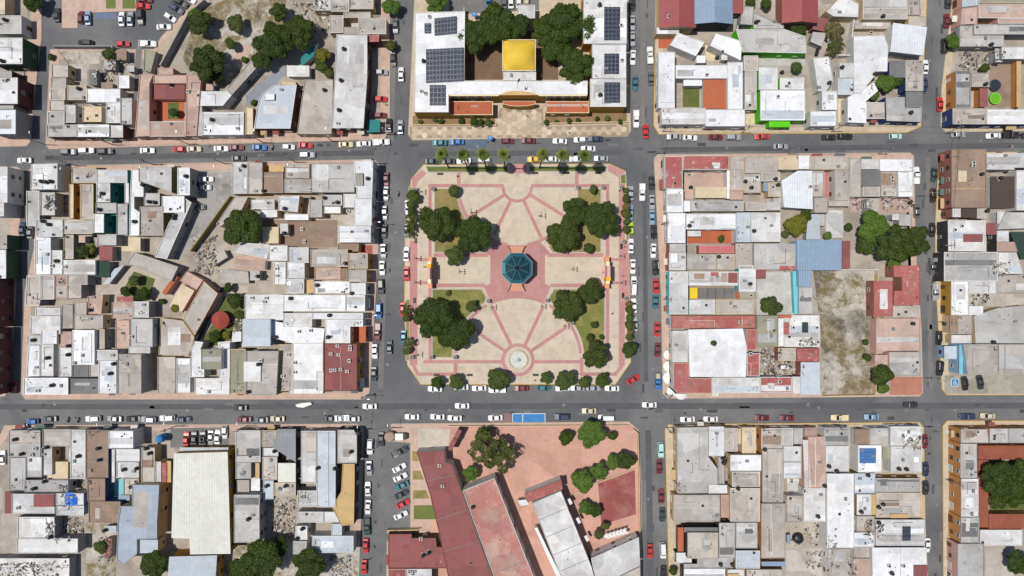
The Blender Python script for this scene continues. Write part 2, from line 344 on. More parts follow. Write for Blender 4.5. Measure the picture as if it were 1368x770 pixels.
area_sheet('brick_drive', P(1164, 410, 1230, 430, 1230, 526, 1166, 526), ROOF['c'])
# salmon island and lawns of the car park at the walled yard
isl = ccw(P(83, 16, 83, 38, 104, 38, 104, 18, 182, 15, 182, -60, 83, -60)); b = MB(); b.prism(isl, 0, .15)
island = b.build('parking_island', M_SALMON, kind='structure')
LAWN = surf('lawn', (104, 118, 58), (140, 122, 74), .6, .3, .05, .04, scale=2.2); DRY = surf('dry_lawn', (152, 136, 86), (100, 110, 54), .95, .3, .06, .03, scale=1.3)
for pts in (P(142, -60, 155, -60, 155, 12, 142, 12), P(164, -60, 181, -60, 181, 12, 164, 12)): area_sheet('lawn_strip', pts, LAWN, .155)
# painted bays
def frame_lines(pts, w, parent, z):
    m = MB(); ring(m, pts, inset(pts, w), z - .003, z); return m.build('painted_line', M_WHITE, parent)
bay = ccw(P(684.5, 552.5, 728.5, 552.5, 728.5, 565, 684.5, 565)); pb = sheet('painted_bay', bay, M_BLUE, road, .038)
frame_lines(bay, .16, pb, .044); m = MB(); a, c = px(698, 552.8), px(699, 564.7); m.box(a[0], c[1], .040, c[0] - .05, a[1], .044); m.build('painted_line', M_WHITE, pb)
sheet('painted_bay', P(655, 552.5, 683.5, 552.5, 683.5, 565, 655, 565), surf('bay_red', (138, 112, 112), (120, 110, 110), .5, .3), road, .038)
sheet('painted_bay', tpoly('a', 490, 66, 600, 66, 600, 100, 488, 100), surf('bay_blue', (112, 124, 146), (112, 112, 116), .6, .3), road, .038)
sheet('painted_bay', tpoly('i', 388, 30, 500, 28, 500, 70, 388, 72), surf('bay_grey_blue', (104, 118, 136), (110, 110, 112), .6, .3), road, .038)
# wheelchair sign painted on the shop car park
cx, cy = tp(TL['r'], 722, 582); q = 1.02
sq = MB(); sq.face([(cx - q, cy - q, .168), (cx + q, cy - q, .168), (cx + q, cy + q, .168), (cx - q, cy + q, .168)])
bm_ = sq.build('accessible_parking_mark', M_BLUE); bm_['label'] = 'blue painted square with white wheelchair symbol on the shop car park'; bm_['category'] = 'road marking'
m = MB(); ring(m, [(cx - q*1.12, cy - q*1.12), (cx + q*1.12, cy - q*1.12), (cx + q*1.12, cy + q*1.12), (cx - q*1.12, cy + q*1.12)], [(cx - q, cy - q), (cx + q, cy - q), (cx + q, cy + q), (cx - q, cy + q)], .165, .171)
m.build('border', M_WHITE, bm_)
def stroke(mb, pts, w, z):
    for (x0, y0), (x1, y1) in zip(pts, pts[1:]):
        d = Vector((x1 - x0, y1 - y0)).normalized()*w; n_ = Vector((-d.y, d.x)); z += .0004
        mb.face([(x0 - d.x*.5 - n_.x, y0 - d.y*.5 - n_.y, z), (x1 + d.x*.5 - n_.x, y1 + d.y*.5 - n_.y, z), (x1 + d.x*.5 + n_.x, y1 + d.y*.5 + n_.y, z), (x0 - d.x*.5 + n_.x, y0 - d.y*.5 + n_.y, z)])
m = MB()
stroke(m, [(cx - .1, cy + .4), (cx - .1, cy - .12), (cx + .32, cy - .12), (cx + .5, cy - .58), (cx + .66, cy - .5)], .075, .173)
stroke(m, [(cx - .1, cy + .16), (cx + .28, cy + .16)], .06, .176)
stroke(m, [(cx - .08 + .42*math.cos(t), cy - .24 + .42*math.sin(t)) for t in [R(120 + i*25) for i in range(9)]], .06, .177)
m.face([(cx - .1 + .13*math.cos(R(30*i)), cy + .62 + .13*math.sin(R(30*i)), .174) for i in range(12)]); m.build('wheelchair_symbol', M_WHITE, bm_)
# ---------------------------------------------------------------- house data
# T ox oy zoom : following coordinates are read in an enlarged view with that origin
# H label|wall : new house ; r rect / p polygon : roof section (outline, height, roof) ; f floor ; k tanks ; a air units ; j rubble
HOUSES = """
T 0 0 3.85
H grey flat roof house beside the yellow pavement|w
r -40,80,110,175 5 g
k 20,100
H two storey white house with dark green wall|n
r -40,195,115,330 7.5 w
k 5,312
H two storey house with maroon side wall|m
r -40,400,90,535 7.5 w
r -40,365,60,398 5 g
a 20,415
H white panel roof house at the narrow street corner|g
r -40,565,80,690 7.5 S
r -40,538,70,562 6 g
H cream roof house under the dark street tree|c
r -40,-40,25,75 5 y
H row of tan roofs along the narrow street|c
r 265,332,350,398 4.5 c
r 262,400,340,455 4.7 c
r 258,456,335,515 4.4 c
r 255,517,330,570 4.6 c
H house with sunken cream roof and white wings|w
r 345,440,445,515 4.6 c
r 445,457,618,527 5.2 W
r 545,528,618,634 5 w
r 332,540,388,632 4.4 g
r 425,548,522,628 3.6 y
r 620,505,678,640 4.8 g
r 245,573,331,640 4.6 g
k 400,455
H maroon fronted row facing the palm street|m
r 240,641,394,705 5.8 g
r 395,641,561,705 5.9 W
r 562,645,632,708 5.6 w
H cluttered sheds in the walled back yard|g
r 460,360,500,440 3.4 d n
r 605,388,665,455 3.6 W
r 535,312,595,360 3.2 g n
r 520,425,580,455 3 b n
r 600,255,650,310 3.2 b n
r 650,338,690,370 3.4 w n
j 585,325,650,385 60 
j 510,370,590,420 50 
f 360,330,450,440 c
H olive roofed hut beside the long alley|g
p 742,255 802,265 775,372 738,362 3 v
H pink roofed courtyard house with terracotta patio|p
p 718,383 788,383 768,430 768,700 692,705 5.2 p
r 810,350,890,385 5.4 p
r 789,386,957,429 5 p
p 958,385 1035,385 1010,700 956,700 5.2 p
r 770,626,954,703 5.1 p
r 792,434,950,512 3.4 m n
f 768,512,950,622 o
f 865,530,922,615 n
k 875,435
a 965,470
T 260 0 3.85
H white house wrapping round the diagonal drive|w
p 15,470 165,470 190,490 145,545 15,545 5 W
r 40,577,252,695 5.6 W
r 12,548,38,700 4.6 g n
k 85,615
H narrow cream house between white and blue roofs|c
r 262,555,300,692 5.4 y
H pale blue roofed house with maroon front|m
p 330,515 350,480 405,440 525,435 492,662 305,662 320,560 6.2 s
r 358,482,410,515 6.8 W
r 440,420,520,436 5 y
H long narrow tan building along the diagonal drive|g
p 165,455 298,300 335,330 190,490 4.5 c
r 58,432,96,466 3 p n
H small white shed with green fabric awning|w
r 475,338,590,395 3.4 w n
p 545,300 632,212 612,290 548,345 3 t n
H bare tan roof shop beside the long bank|c
p 565,410 713,410 704,690 525,690 5 c
k 665,462
H long white roofed bank with maroon walls|m
p 730,178 888,178 888,400 868,660 705,660 6.6 w
p 889,180 950,178 948,215 889,217 5.6 r n
p 886,618 955,616 953,680 886,682 3.2 t n
k 765,250 750,412 740,565
a 735,635
H tan houses behind the long bank|c
r 695,80,765,170 4.6 c
r 765,62,905,92 4.8 c
r 765,140,840,175 4.5 c
r 842,93,985,176 5 c
r 615,-40,700,55 4.6 g
r 701,-40,794,60 5 c
r 795,-40,920,48 4.8 c
f 765,92,842,140 g
j 490,10,700,185 160
T 520 0 3.85
H white flat roofed city palace with ochre front|y
p 130,66 390,58 386,416 1020,416 1020,488 305,488 305,578 128,578 8.5 W
r 310,522,533,592 4.6 o
r 806,522,1028,582 4.6 o
p 584,520 752,520 752,536 715,545 665,548 620,545 584,536 4.6 o
p 560,490 600,474 640,468 680,468 720,474 770,490 9.6 Y n
k 175,312
a 165,470 185,480 205,85
H flat white annex beside the yellow canopy|c
r 585,362,755,414 7 w
H white office hut behind the palace trees|w
r 660,25,750,95 5 w
r 560,-60,700,-35 4 g
T 700 0 3.85
H white solar wing of the city palace|y
r 305,-40,530,226 8 w
r 350,229,526,404 8.2 w
r 340,406,526,550 8.1 w
k 390,22 392,486
a 500,130 505,310
T 860 0 3.85
H red metal hall beside the palace street|c
r 85,-50,263,138 6.5 R gx
r 65,141,182,176 4.6 w
f 75,180,170,250 o
a 128,85
H pale blue gabled metal hall|k
r 267,-50,452,118 7 B gy
r 454,-50,512,70 4.5 R n
H leaning grey roof behind the blue hall|g
p 510,30 568,35 560,130 495,125 4.5 g
H two tilted white roofs behind the courtyard house|w
p 175,168 312,218 268,290 133,232 5.2 W
p 370,172 505,212 500,312 340,235 5.2 W
r 270,285,318,325 4 W
r 400,275,430,310 3.6 w n
f 315,235,400,315 y
k 375,300
H white courtyard house with terracotta terrace|w
r 75,268,160,556 5.4 W
r 165,336,430,404 5.2 W
r 431,320,510,563 5.4 W
p 90,557 318,557 318,640 95,640 5.6 w
r 320,564,520,650 5.7 W
r 205,408,300,442 3.4 W n
r 307,407,430,561 3.6 o n
f 200,445,285,552 n
a 325,385
H narrow brown roof between white and green houses|g
r 515,287,588,365 4.6 c
r 520,368,580,565 5 c
f 525,570,580,640 y
H lime green walled house with white roofs|l
r 592,345,690,462 5 w
r 600,464,830,620 5.4 W
r 700,400,826,462 4.6 w
r 645,622,752,655 4.2 G n
a 692,497
k 708,375
H grey roofed building with lime green front|l
p 475,152 722,150 830,187 838,275 510,268 5.4 g
p 565,62 720,130 722,149 565,149 5 g
f 590,300,830,340 g
k 580,112
H red gabled hall beside the dry tree|r
r 716,-50,890,114 6.5 R gy
p 890,90 950,95 935,165 865,150 4 m n
H grey hut over the planted alley|g
p 870,165 942,170 915,240 858,215 3.6 g n
T 1088 0 3.85
H folded white roof house with many ridges|w
p 202,186 360,182 380,240 375,368 330,368 240,478 205,478 5.6 W
p 207,482 306,425 328,468 267,520 267,634 172,630 172,500 5.2 W
r 122,402,206,488 5 s
r 131,325,204,400 5.6 w
f 120,505,172,630 y
r 40,468,118,566 5 W
r -20,572,112,650 5.6 W
p -5,300 75,292 96,420 60,470 20,470 4.6 w
k 145,345 80,425 317,378
a 290,170
H tan roofs above the walled dry tree|c
r 250,-40,480,100 5 c
r 482,-40,545,78 4.6 c
r 485,82,575,135 4.8 c
r 208,102,395,150 2.6 c
p 60,60 145,-30 230,20 225,88 100,85 5 w
k 356,82
H white ribbed metal shed at the far street|w
p 405,118 580,140 560,286 390,266 6.2 S n
H corner house with navy front and stained grey roof|b
r 470,310,560,468 5 c
r 385,312,468,400 4.6 d n
r 470,471,556,552 5.2 d n
p 368,500 466,500 466,554 552,556 550,628 372,622 5.4 g
r 268,527,368,612 4.6 c
k 500,578
H worn rose roofed houses beyond the far street|p
p 760,-40 852,-40 845,28 760,38 5 s
p 757,42 842,32 838,124 750,128 5 p
r 845,22,1140,94 5.2 p
r 945,95,1140,122 5 p
p 848,-50 1140,-50 1140,18 848,18 4.8 v
H grey slab house opposite the white ribbed shed|g
r 822,126,1140,178 5.2 g
r 748,132,975,240 4.6 g
r 965,242,1140,304 5.4 w
r 930,250,960,320 4 s n
j 745,260,925,365 110
k 860,255
H orange sided house with grey slab roof|o
r 728,365,804,556 5.2 d
r 808,375,903,448 4.8 c
r 850,455,892,550 3.4 m n
f 805,452,850,550 c
f 900,310,1060,552 b
r 1040,310,1064,552 3.2 Y n
k 885,432
H navy fronted row beside the trampoline yard|b
r 712,557,886,640 5.8 c
r 888,562,1140,640 5.9 W
T 0 360 3.85
H maroon walled row across the narrow street|m
r -140,30,-20,300 8 g
r -140,304,-28,650 8 c
k -20,120
T 0 180 3.85
H two storey white house with small square windows|w
r -60,165,38,350 7.5 w
r -60,352,20,420 6.5 w
H green walled house in the narrow street|n
r -60,515,35,590 6.8 c
r -60,593,30,740 6.6 W
H two storey white house on the narrow corner|w
p 160,152 295,148 295,282 157,282 7 w
r 215,258,280,280 7.2 W
k 208,240 232,243 256,240
H grey shed roofs behind the narrow corner house|g
r 135,290,203,470 4 g
r 208,297,282,415 5 g
j 285,320,352,400 60
a 325,325
H tan roofed house with a long slit courtyard|y
r 368,170,494,250 4.8 c
r 355,255,378,430 4.4 y
r 412,255,480,438 4.6 c
r 320,442,476,510 4.6 c
H white house with teal courtyards|t
r 495,180,655,248 6.2 w
r 495,250,566,348 5.6 w
r 641,250,662,350 5.6 W
r 492,351,598,405 5 g
r 480,408,534,505 5.4 W
r 600,356,656,516 5 g
f 568,252,640,350 t
f 535,410,597,510 t
k 505,385 575,315
H white strip house beside the olive wall|w
p 675,182 712,182 712,240 738,255 738,320 690,320 690,380 718,400 716,520 664,520 668,330 5.5 W
k 730,258 686,447
H brown slab roof house with olive side wall|v
p 712,165 882,165 882,298 712,238 5.8 g
r 740,301,822,365 5 g
r 718,370,840,520 5.2 c
k 762,345 790,348
H white block leading to the diagonal passage|g
r 912,170,976,312 7.2 W
r 832,316,948,402 5.4 W
p 868,455 948,325 985,350 858,640 795,630 5 w
k 893,415 890,430 952,213
H L shaped white house with wooden pergola|w
r 185,437,322,526 5 w
r 178,529,260,720 5 W
r 262,595,320,720 4.8 w
r 320,645,490,720 4.6 w
f 258,510,318,590 b
k 285,650 215,445 245,462
a 265,675 330,680
H small roofs round the leafy courtyard|g
r 327,515,378,640 4.2 c
r 500,515,598,570 4.4 g
r 510,574,578,648 3.4 m n
r 490,652,565,735 3.4 N n
r 405,520,438,556 3.2 p n
f 600,530,720,600 y
r 690,530,722,600 3.6 y n
k 488,520
H slanting tan roof above the garden strip|g
p 690,605 916,680 880,755 652,662 4.8 c
p 530,770 590,690 640,670 560,770 3 s n
T 0 360 3.85
H brown four bay roof beside the narrow street|g
p 137,32 208,32 208,155 200,188 130,186 5.2 c
r 211,32,278,155 5 c
r 281,32,344,153 5.1 p
r 346,30,450,80 5 c
r 346,80,418,150 5 c
H white roofed corner house by the narrow street|w
r 182,198,310,237 4.8 w
r 155,240,310,332 5 w
r 210,313,292,384 5.4 W
p 145,392 203,392 203,550 135,550 5.2 W
r 206,386,275,550 5.2 w
r 120,558,350,645 5.6 W
r 140,340,208,388 4 g
k 165,365 238,457 262,598
a 190,625
H white slab house with black patched terrace|w
r 371,312,486,492 6 W
r 303,402,368,552 4.6 w
r 300,320,368,400 4.4 p
r 371,494,455,554 4.8 d
r 355,562,508,640 5 d
r 460,475,515,552 4.8 c
k 347,395 345,440
H tan slab roofs behind the brown four bay house|c
r 316,182,374,304 4.6 c
r 380,236,530,305 4.8 c
r 380,170,445,234 4 c
p 450,140 530,130 520,228 455,230 4.2 p
k 458,210
H grey upper storey with pink side terrace|g
r 575,170,682,252 5 p
r 684,166,765,248 5.4 w
r 594,262,665,400 5 p
r 668,255,785,400 6.8 g
r 660,396,772,432 6 w
r 490,308,538,410 4.6 c
r 600,140,685,166 4 r n
a 672,347
H white strip house against the tall grey block|w
r 490,415,604,468 5.4 w
r 506,470,598,638 5.6 W
k 580,487 562,537
H tall grey block casting a wide shadow|g
r 605,437,726,640 8 c
H open tan terrace with white goal frame|c
p 825,250 940,265 1000,350 970,445 815,440 4 c
r 810,450,902,640 3.8 c
H white house with olive rooftop room|w
r 907,458,978,635 5.4 W
p 1000,370 1045,375 1030,412 1050,412 1050,555 980,555 982,410 5.4 W
T 260 360 3.85
r 0,560,178,645 5.5 w
r 33,412,138,515 7.5 v
r 125,380,180,560 5.4 W
H row of orange tan roofs along the drive|p
T 0 360 3.85
p 960,10 1045,55 1010,108 925,58 4 p
p 900,25 915,40 850,135 832,120 3.4 o n
p 1048,62 1120,125 1000,340 940,255 4.6 c
p 935,75 1000,110 935,220 870,190 3 y n
T 260 180 3.85
H white and tan shopfronts facing the palm street|y
r 192,142,272,305 5.6 w
r 275,145,348,305 5.4 c
r 382,160,458,192 4 Y n
r 340,195,455,300 5 b
r 465,150,590,225 5.2 c
r 460,228,605,300 5.4 c
k 352,288 250,160
a 595,280
H wide pale grey slab roof facing the palm street|g
r 598,148,822,298 6 g
H tall white hotel on the plaza corner|w
p 820,135 918,135 912,328 832,328 832,270 824,270 8 W
r 765,305,830,375 6 w
r 820,330,911,468 7.6 W
r 740,470,906,555 7.4 W
r 826,197,865,262 8.4 c n
f 765,380,818,465 c
k 888,225
a 790,395
H back roofs beside the big courtyard tree|c
r 290,335,410,384 4.4 w
p 430,318 540,314 530,400 430,390 5 w
r 340,386,425,425 4 W
r 460,410,585,440 4 W
r 590,335,655,425 4.8 g
r 660,310,758,365 4.6 g
r 665,370,750,405 4 W
p 205,320 275,320 240,390 130,475 110,460 3.6 c
k 460,380 732,348 605,330 665,325
H brown brick patio behind the hotel|c
f 350,440,735,580 b
r 350,475,432,560 3.2 y n
r 440,458,480,510 3.4 w n
r 737,560,845,602 4 b
f 850,570,915,615 r
k 478,512
a 553,487 565,550
H pale roofs stepped along the brown patio|w
p 240,555 385,565 372,640 200,605 5.2 w
r 380,570,478,650 5.4 w
r 485,580,586,660 5.5 w
r 475,655,566,740 5.2 w
r 406,655,468,770 4.8 w
f 205,625,370,700 p
p 215,640 365,650 360,695 200,680 3 p n
a 420,690
H yellow edged roofs facing the plaza|y
r 596,590,788,680 6.2 c
r 791,610,890,690 6.2 c
r 788,695,884,758 6 c
r 618,682,750,745 4.4 p
r 752,690,785,755 5 b
k 773,662
H dirt yard with a beige shade roof|g
p 140,690 275,705 280,765 130,765 3 c n
r 285,700,335,750 3.4 g n
p 60,640 150,590 170,630 90,680 3 c n
j 5,600,130,720 120
j -10,530,110,620 70
k 345,730
T 260 360 3.85
H white shops facing the plaza with yellow grilles|w
r 470,50,562,124 5.4 w
r 616,62,798,124 5.5 W
r 800,70,880,130 5.6 W
r 455,132,776,216 5.5 W
r 778,132,876,216 5.7 W
r 563,55,614,122 4.4 Y
k 805,124 490,150 627,82
a 760,118 592,130
H sprawling white market roof behind the maroon shop|w
r 258,130,455,262 5 w
r 455,225,604,298 5.2 w
r 606,225,866,256 5.4 W
p 672,258 866,258 866,294 800,294 800,380 672,380 5.4 W
p 395,265 602,300 668,305 660,380 500,380 395,350 5 W
r 503,381,660,640 5.3 W
r 626,525,662,625 5.6 w
r 485,570,558,640 5 w
k 412,350 690,237 683,350
a 292,147 366,148 535,320 595,315 513,480 512,530
H pale blue sheet roof over the market|s
r 246,257,390,396 7 s n
H terracotta patio between white shops|o
r 848,295,880,378 4.4 o n
f 800,295,848,378 o
H dark red roofed shop with many air units|y
r 664,383,836,625 7 m
a 700,435 735,395 800,398 800,412 795,470 740,440 700,520 720,518 750,515 785,525
H olive grey roofs with rooftop terrace|v
r 180,410,262,640 5.2 v
p 265,420 432,420 420,648 265,648 7 c
r 252,475,340,578 7.3 w n
r 430,386,502,626 5 c
k 325,490 272,632
a 340,470 452,550 480,440
H planted yard with round red thatch|g
T 260 360 3.85
p 195,320 240,320 240,370 190,375 3.6 w n
p 120,375 185,368 180,405 120,410 4 w n
j 185,255,245,320 40
T 0 540 3.348
H grey slab corner house by the far crossing|g
r 38,118,180,238 5.2 g
r 40,241,114,386 5 g
r 116,196,187,328 5 g
k 62,160 92,225
a 155,200 140,228
H house with striped awnings in the patio|c
r 190,112,313,190 4.8 c
r 187,192,232,318 4.6 w
r 304,198,316,258 4.6 w
r 212,258,304,334 3.4 y n
r 314,115,382,335 5 w
k 205,195 345,235
H L shaped brown roof beside the white block|b
r 384,115,484,330 5.2 b
r 390,333,470,434 5 b
r 396,436,538,530 5.2 b
k 435,200 440,252
H white block with lavender courtyard|w
r 486,120,595,198 7 W
r 515,202,624,257 5.4 W
r 520,260,620,330 5.2 w
r 500,203,513,350 5.6 w n
r 552,333,620,405 4.4 c
f 475,335,552,430 u
r 530,408,580,432 3 B n
k 550,295 608,290 583,372
H tan roofs beside the blue water tank|c
r 632,195,692,350 4.8 c
r 695,258,720,348 4.6 w
r 722,262,745,350 4.4 r n
k 650,200 665,222
H large slate blue roof with tan side wall|c
p 590,362 712,362 702,530 702,603 612,606 612,670 548,718 520,700 526,525 538,458 590,458 7.2 z
r 613,607,706,667 6 s n
k 494,550
H cream metal warehouse with ochre side|y
T 0 0 1
p 232,606 304,604 308,740 254,741 253,720 229,719 7.5 C n
p 226,744 290,742 286,800 222,800 7 s n
r 240,598,305,603 4 s n
T 0 540 3.348
H jumbled white roofs with a maroon panel|w
r 108,340,305,394 5 g
r 52,402,243,490 4.8 w
r 150,405,242,460 5.1 m n
r 250,400,374,452 4.6 w
r 250,455,375,498 4.4 w
r 22,392,50,490 4.2 m n
k 195,348 95,370 148,380
a 78,465
j 310,342,375,440 70
H long white roofs above the scrap yard|g
r 78,505,243,600 4.8 w
r 75,602,348,668 5 w
r -40,690,310,860 4 w
k 222,597
j 248,502,375,586 120
j 10,690,300,765 150
H small sheds in the shaded green yard|g
r 470,545,520,575 3 s n
r 470,600,500,690 3 m n
j 440,590,520,700 60
H pit beside the car yard with blue tank|k
r 745,255,765,350 4 Y n
T 260 540 3.348
H pale slab house between the car yard and warehouse|g
r 183,118,294,260 5.2 g
r 183,262,252,335 5 g
r 185,340,244,402 4 c
r 252,332,292,388 3.4 W n
r 256,264,290,332 3.2 Y n
H grey flat roof beside the bottom trees|g
r 176,406,290,620 7 g
k 237,517
H grey ribbed sheet roof with cream canopy|k
r 300,118,366,192 5 c
p 368,112 452,112 452,260 350,195 350,160 368,150 5.4 D n
r 305,196,374,234 4.8 w
r 302,237,370,340 4.6 c
r 373,264,452,350 5 C n
r 306,342,353,426 4.6 s
r 356,352,452,412 4.8 c
k 320,368 404,368 355,212
j 350,420,450,600 200
H long grey roof beside the corner shop|g
r 476,120,542,355 5.4 c
r 545,120,630,462 6.2 s
r 460,387,548,460 5 g
k 485,364 548,288 625,290
H corner shop with chamfered pale roof|k
p 637,115 712,115 726,140 726,265 637,265 6.8 g
k 697,215
H orange patched roof over the dark arcade|k
p 662,268 715,268 715,344 712,540 655,545 615,462 655,390 6 Y
H small white roofs beside the dark arcade|w
r 462,482,574,530 4.8 w
r 577,482,644,530 4.8 w
r 650,476,680,536 5 w
r 525,590,710,666 5.2 s
r 612,536,658,588 4.6 s
r 450,545,504,608 4.6 w
r 440,614,500,672 4.4 g
f 600,670,712,830 c
j 610,675,700,770 90
k 455,605 480,560
T 520 540 3.348
H maroon roofed long school wing|w
p 122,215 245,208 250,262 280,270 490,860 300,860 262,770 225,590 180,400 6.5 m
a 225,275 238,367
H worn red roofed middle school hall|w
p 328,388 470,332 680,860 500,860 7.5 Q
k 373,462
H grey roofed school hall with red tiled front|w
p 640,445 768,390 905,730 940,860 800,860 7.5 w
p 604,404 770,338 776,380 622,440 6.4 r n
p 572,432 612,428 625,450 590,456 4 W n
p 650,555 662,552 770,775 750,775 4.4 W n
H maroon roofed offices beside the angled parking|m
p -5,582 100,582 100,600 208,600 212,640 258,642 258,735 -5,735 5.2 m
r -5,738,75,860 5 m
r 76,738,190,860 4.8 w
a 150,578 90,752 110,752
k 150,680 175,668
H white sheet roofs beside the dark red court|w
T 700 540 3.348
p 300,690 514,595 520,722 320,820 6.5 w n
p 320,824 520,726 522,860 330,860 5.8 c
T 860 180 3.85
H red roofed corner house facing the plaza|w
r 108,112,200,278 5.6 r
p 203,108 440,108 440,180 203,180 5.4 r
r 265,270,425,326 3.6 y n
r 428,184,442,330 4.6 W n
f 208,184,428,330 p
a 232,208
k 240,272
H white house behind the pink sidewalk strip|w
r 118,280,203,400 5.4 W
r 205,340,240,396 5 W
r 242,340,514,394 4.8 g
r 122,403,215,558 5.4 W
r 218,408,474,488 5.2 W
r 476,401,551,554 5.2 s
r 553,402,704,552 5.2 w
k 237,468 570,495
a 625,430
H house with brick patio and pink roof|r
r 132,561,217,604 5.2 g
r 130,606,217,698 5.4 w
r 225,495,295,524 3.4 w n
r 285,570,465,610 3.8 P
r 222,616,374,695 5 c
r 376,614,470,695 5 c
r 472,560,559,690 5 c
f 225,490,470,560 o
k 388,628
a 300,630
H mottled grey roofs facing the palm street corner|c
r 445,110,518,288 5 c
p 521,112 690,112 690,190 605,190 605,198 521,198 5.2 c
r 515,201,603,300 4.8 c
r 606,192,700,240 4.8 c
r 640,245,712,320 4.2 c
r 445,290,512,335 4.4 p
r 525,350,630,392 4.6 c
r 632,345,705,390 4.4 g
r 615,245,645,292 3.8 B n
k 525,240 556,272 693,258 680,228
a 665,270
H cream and white arched roof house|w
r 692,112,794,180 5.6 y
r 796,108,853,178 5.4 W
p 708,238 792,186 866,186 870,384 722,374 6.4 S n
r 665,325,705,370 4 g n
a 857,268
H grey slab row above the walled garden|c
r 855,112,1050,180 5.2 c
r 866,185,928,320 5 c
r 984,185,1050,338 5 c
r 876,323,948,402 4.6 c
r 952,340,1060,368 4.4 c
f 930,190,984,370 P
H pale slab roof beside the blue metal hall|g
r 566,562,780,694 5.2 g
r 700,676,782,696 5.5 r n
H blue metal hall beside the vacant lot|s
r 788,542,1018,698 6.8 B n
r 1021,546,1062,690 4 m n
H lean-to of grey metal behind the yellow tree|g
p 845,410 900,408 910,540 835,540 3.6 s n
r 900,410,930,470 3.4 g n
f 935,390,1025,530 w
T 860 360 3.85
H turquoise fronted shop with patched brown roof|u
r 132,12,228,230 5.4 w
r 231,12,486,84 5 w
r 260,22,312,50 5.06 b n
r 345,15,385,35 5.06 r n
r 400,20,430,65 5.06 p n
r 435,18,483,70 5.06 m n
r 490,-20,576,114 5 W
r 577,0,628,48 4.6 m
r 233,156,368,230 5 w
r 372,156,568,230 4.8 c
k 550,75
a 550,135
H row of shade awnings in the shop patio|c
f 232,90,490,153 b
r 237,95,277,150 3 X n
r 285,97,325,150 3 d n
r 330,97,368,150 3 d n
r 374,97,414,150 3.1 d n
r 418,97,462,150 3 d n
r 478,92,492,152 3 o n
H turquoise walled patio with round tree|u
f 580,15,775,235 g
p 765,10 785,8 800,228 775,228 2.4 u n
r 797,-20,864,90 5 B n
r 798,93,870,228 3.4 g
H red roofed market corner with white canopy|w
r 142,238,576,304 5.6 q
r 148,316,226,478 5.6 w
p 152,481 234,481 234,560 350,560 350,638 180,638 152,615 5.7 r
p 228,310 510,305 530,400 525,554 238,554 7.4 W n
r 352,557,598,638 5.7 w
r 600,554,762,636 5.7 r
r 530,308,580,415 5.4 q
r 532,432,596,550 5.5 r
a 497,272 550,435 700,578
H olive sheet roof behind the market corner|g
r 583,238,690,400 5.2 v
r 692,252,722,396 5 W
H pale cluttered terrace beside the vacant lot|w
r 724,236,905,400 4.8 w
r 696,236,760,250 5 o n
r 720,272,748,336 5.1 r n
a 770,300 895,375 890,300
r 815,272,846,326 5 N n
j 770,350,880,395 50
H red and pale blue roofs at the lot edge|r
r 790,407,904,475 4.8 r
p 808,478 905,478 908,645 806,645 5 s n
r 765,552,806,640 4.6 w
r 692,405,788,470 4 c
r 705,495,745,512 3.6 W n
j 600,408,685,545 180
j 692,475,790,545 70
T 1088 360 3.85
H red roofed house beside the vacant lot|r
p 408,-20 545,-20 545,184 410,184 410,110 450,110 450,40 408,40 5.4 r
r 306,58,404,244 5.2 r
H worn pink concrete terrace house|p
r 356,188,540,248 4.4 c
p 318,252 545,252 545,420 380,420 318,430 4.2 p
r 384,424,546,548 4.3 c
r 310,440,378,490 3.4 p n
k 510,280
T 1088 180 3.85
H white corner roof with grey metal canopy|w
r 106,182,180,338 5 c
r 0,110,180,178 5.1 c
p 182,122 240,122 240,320 182,320 5 c
r 242,126,333,178 5.2 w
r 243,181,338,265 5.8 d n
r 336,126,505,188 5.6 W
p 430,190 508,190 508,320 432,320 5.6 W
r 342,190,428,318 4.6 c
r 250,268,336,318 4.8 c
a 400,220 400,240
H open patios beneath the white corner roof|g
f 185,330,500,400 p
r 270,330,333,396 4 c
r 400,408,435,440 4 w n
r 435,410,500,470 3.8 g
j 190,335,265,395 40
j 345,335,500,392 60
k 488,352
H brown roofed block across the far street|r
r 706,76,884,376 7 b
r 740,186,783,243 7.15 y n
r 710,380,754,425 6 w
r 760,376,836,428 5 k n
r 838,380,885,432 5.2 c
a 820,145 820,160
k 893,393 865,203
H white roofs round the brown shade canopy|w
p 886,95 1140,95 1140,170 1030,170 1030,180 886,180 5.6 w
r 908,215,1038,376 4.6 k n
r 1040,184,1140,390 5.4 w
k 978,192 905,235
p 940,395 975,395 978,455 940,460 4.4 w n
p 985,400 1140,400 1140,480 942,488 5.2 g
H pale stained roof with small red sheds|k
p 688,442 882,442 882,600 690,600 6.2 w
r 884,455,935,515 4.8 m n
r 770,512,866,552 6.5 m n
r 668,604,944,754 6 g
p 946,606 1040,606 1075,716 946,716 5.6 w
p 940,552 1030,552 1045,602 940,602 5 p
r 940,495,1000,550 5 w
p 1005,500 1140,500 1140,640 1060,640 4 N n
j 850,660,950,735 60
a 725,490 760,470
T 1088 360 3.85
H ochre fronted house opposite the red roofs|y
r 704,62,793,235 5.6 W
p 770,52 935,42 935,124 796,124 796,64 5.4 w
p 936,35 1140,20 1140,110 936,124 5 c
r 796,190,868,235 4.6 W
f 796,126,1140,190 c
j 800,130,900,180 40
H tan slab house with brown balcony|c
r 738,236,812,333 5.6 c
r 697,234,736,330 4.6 b n
p 822,240 945,200 1140,180 1140,380 830,380 4.4 g
r 705,338,808,380 3.6 w
k 925,375
H large beige shop roof with blue stripe front|s
p 768,386 943,386 945,540 790,540 7.5 c
r 948,386,1160,540 7.5 c
r 745,388,764,540 6 u n
r 668,395,735,462 4.4 s n
T 860 540 3.348
H large grey corner roof with white skylight strip|c
p 148,106 288,104 288,235 330,290 330,360 285,362 285,398 152,400 5.6 g
r 291,101,360,233 5.8 W
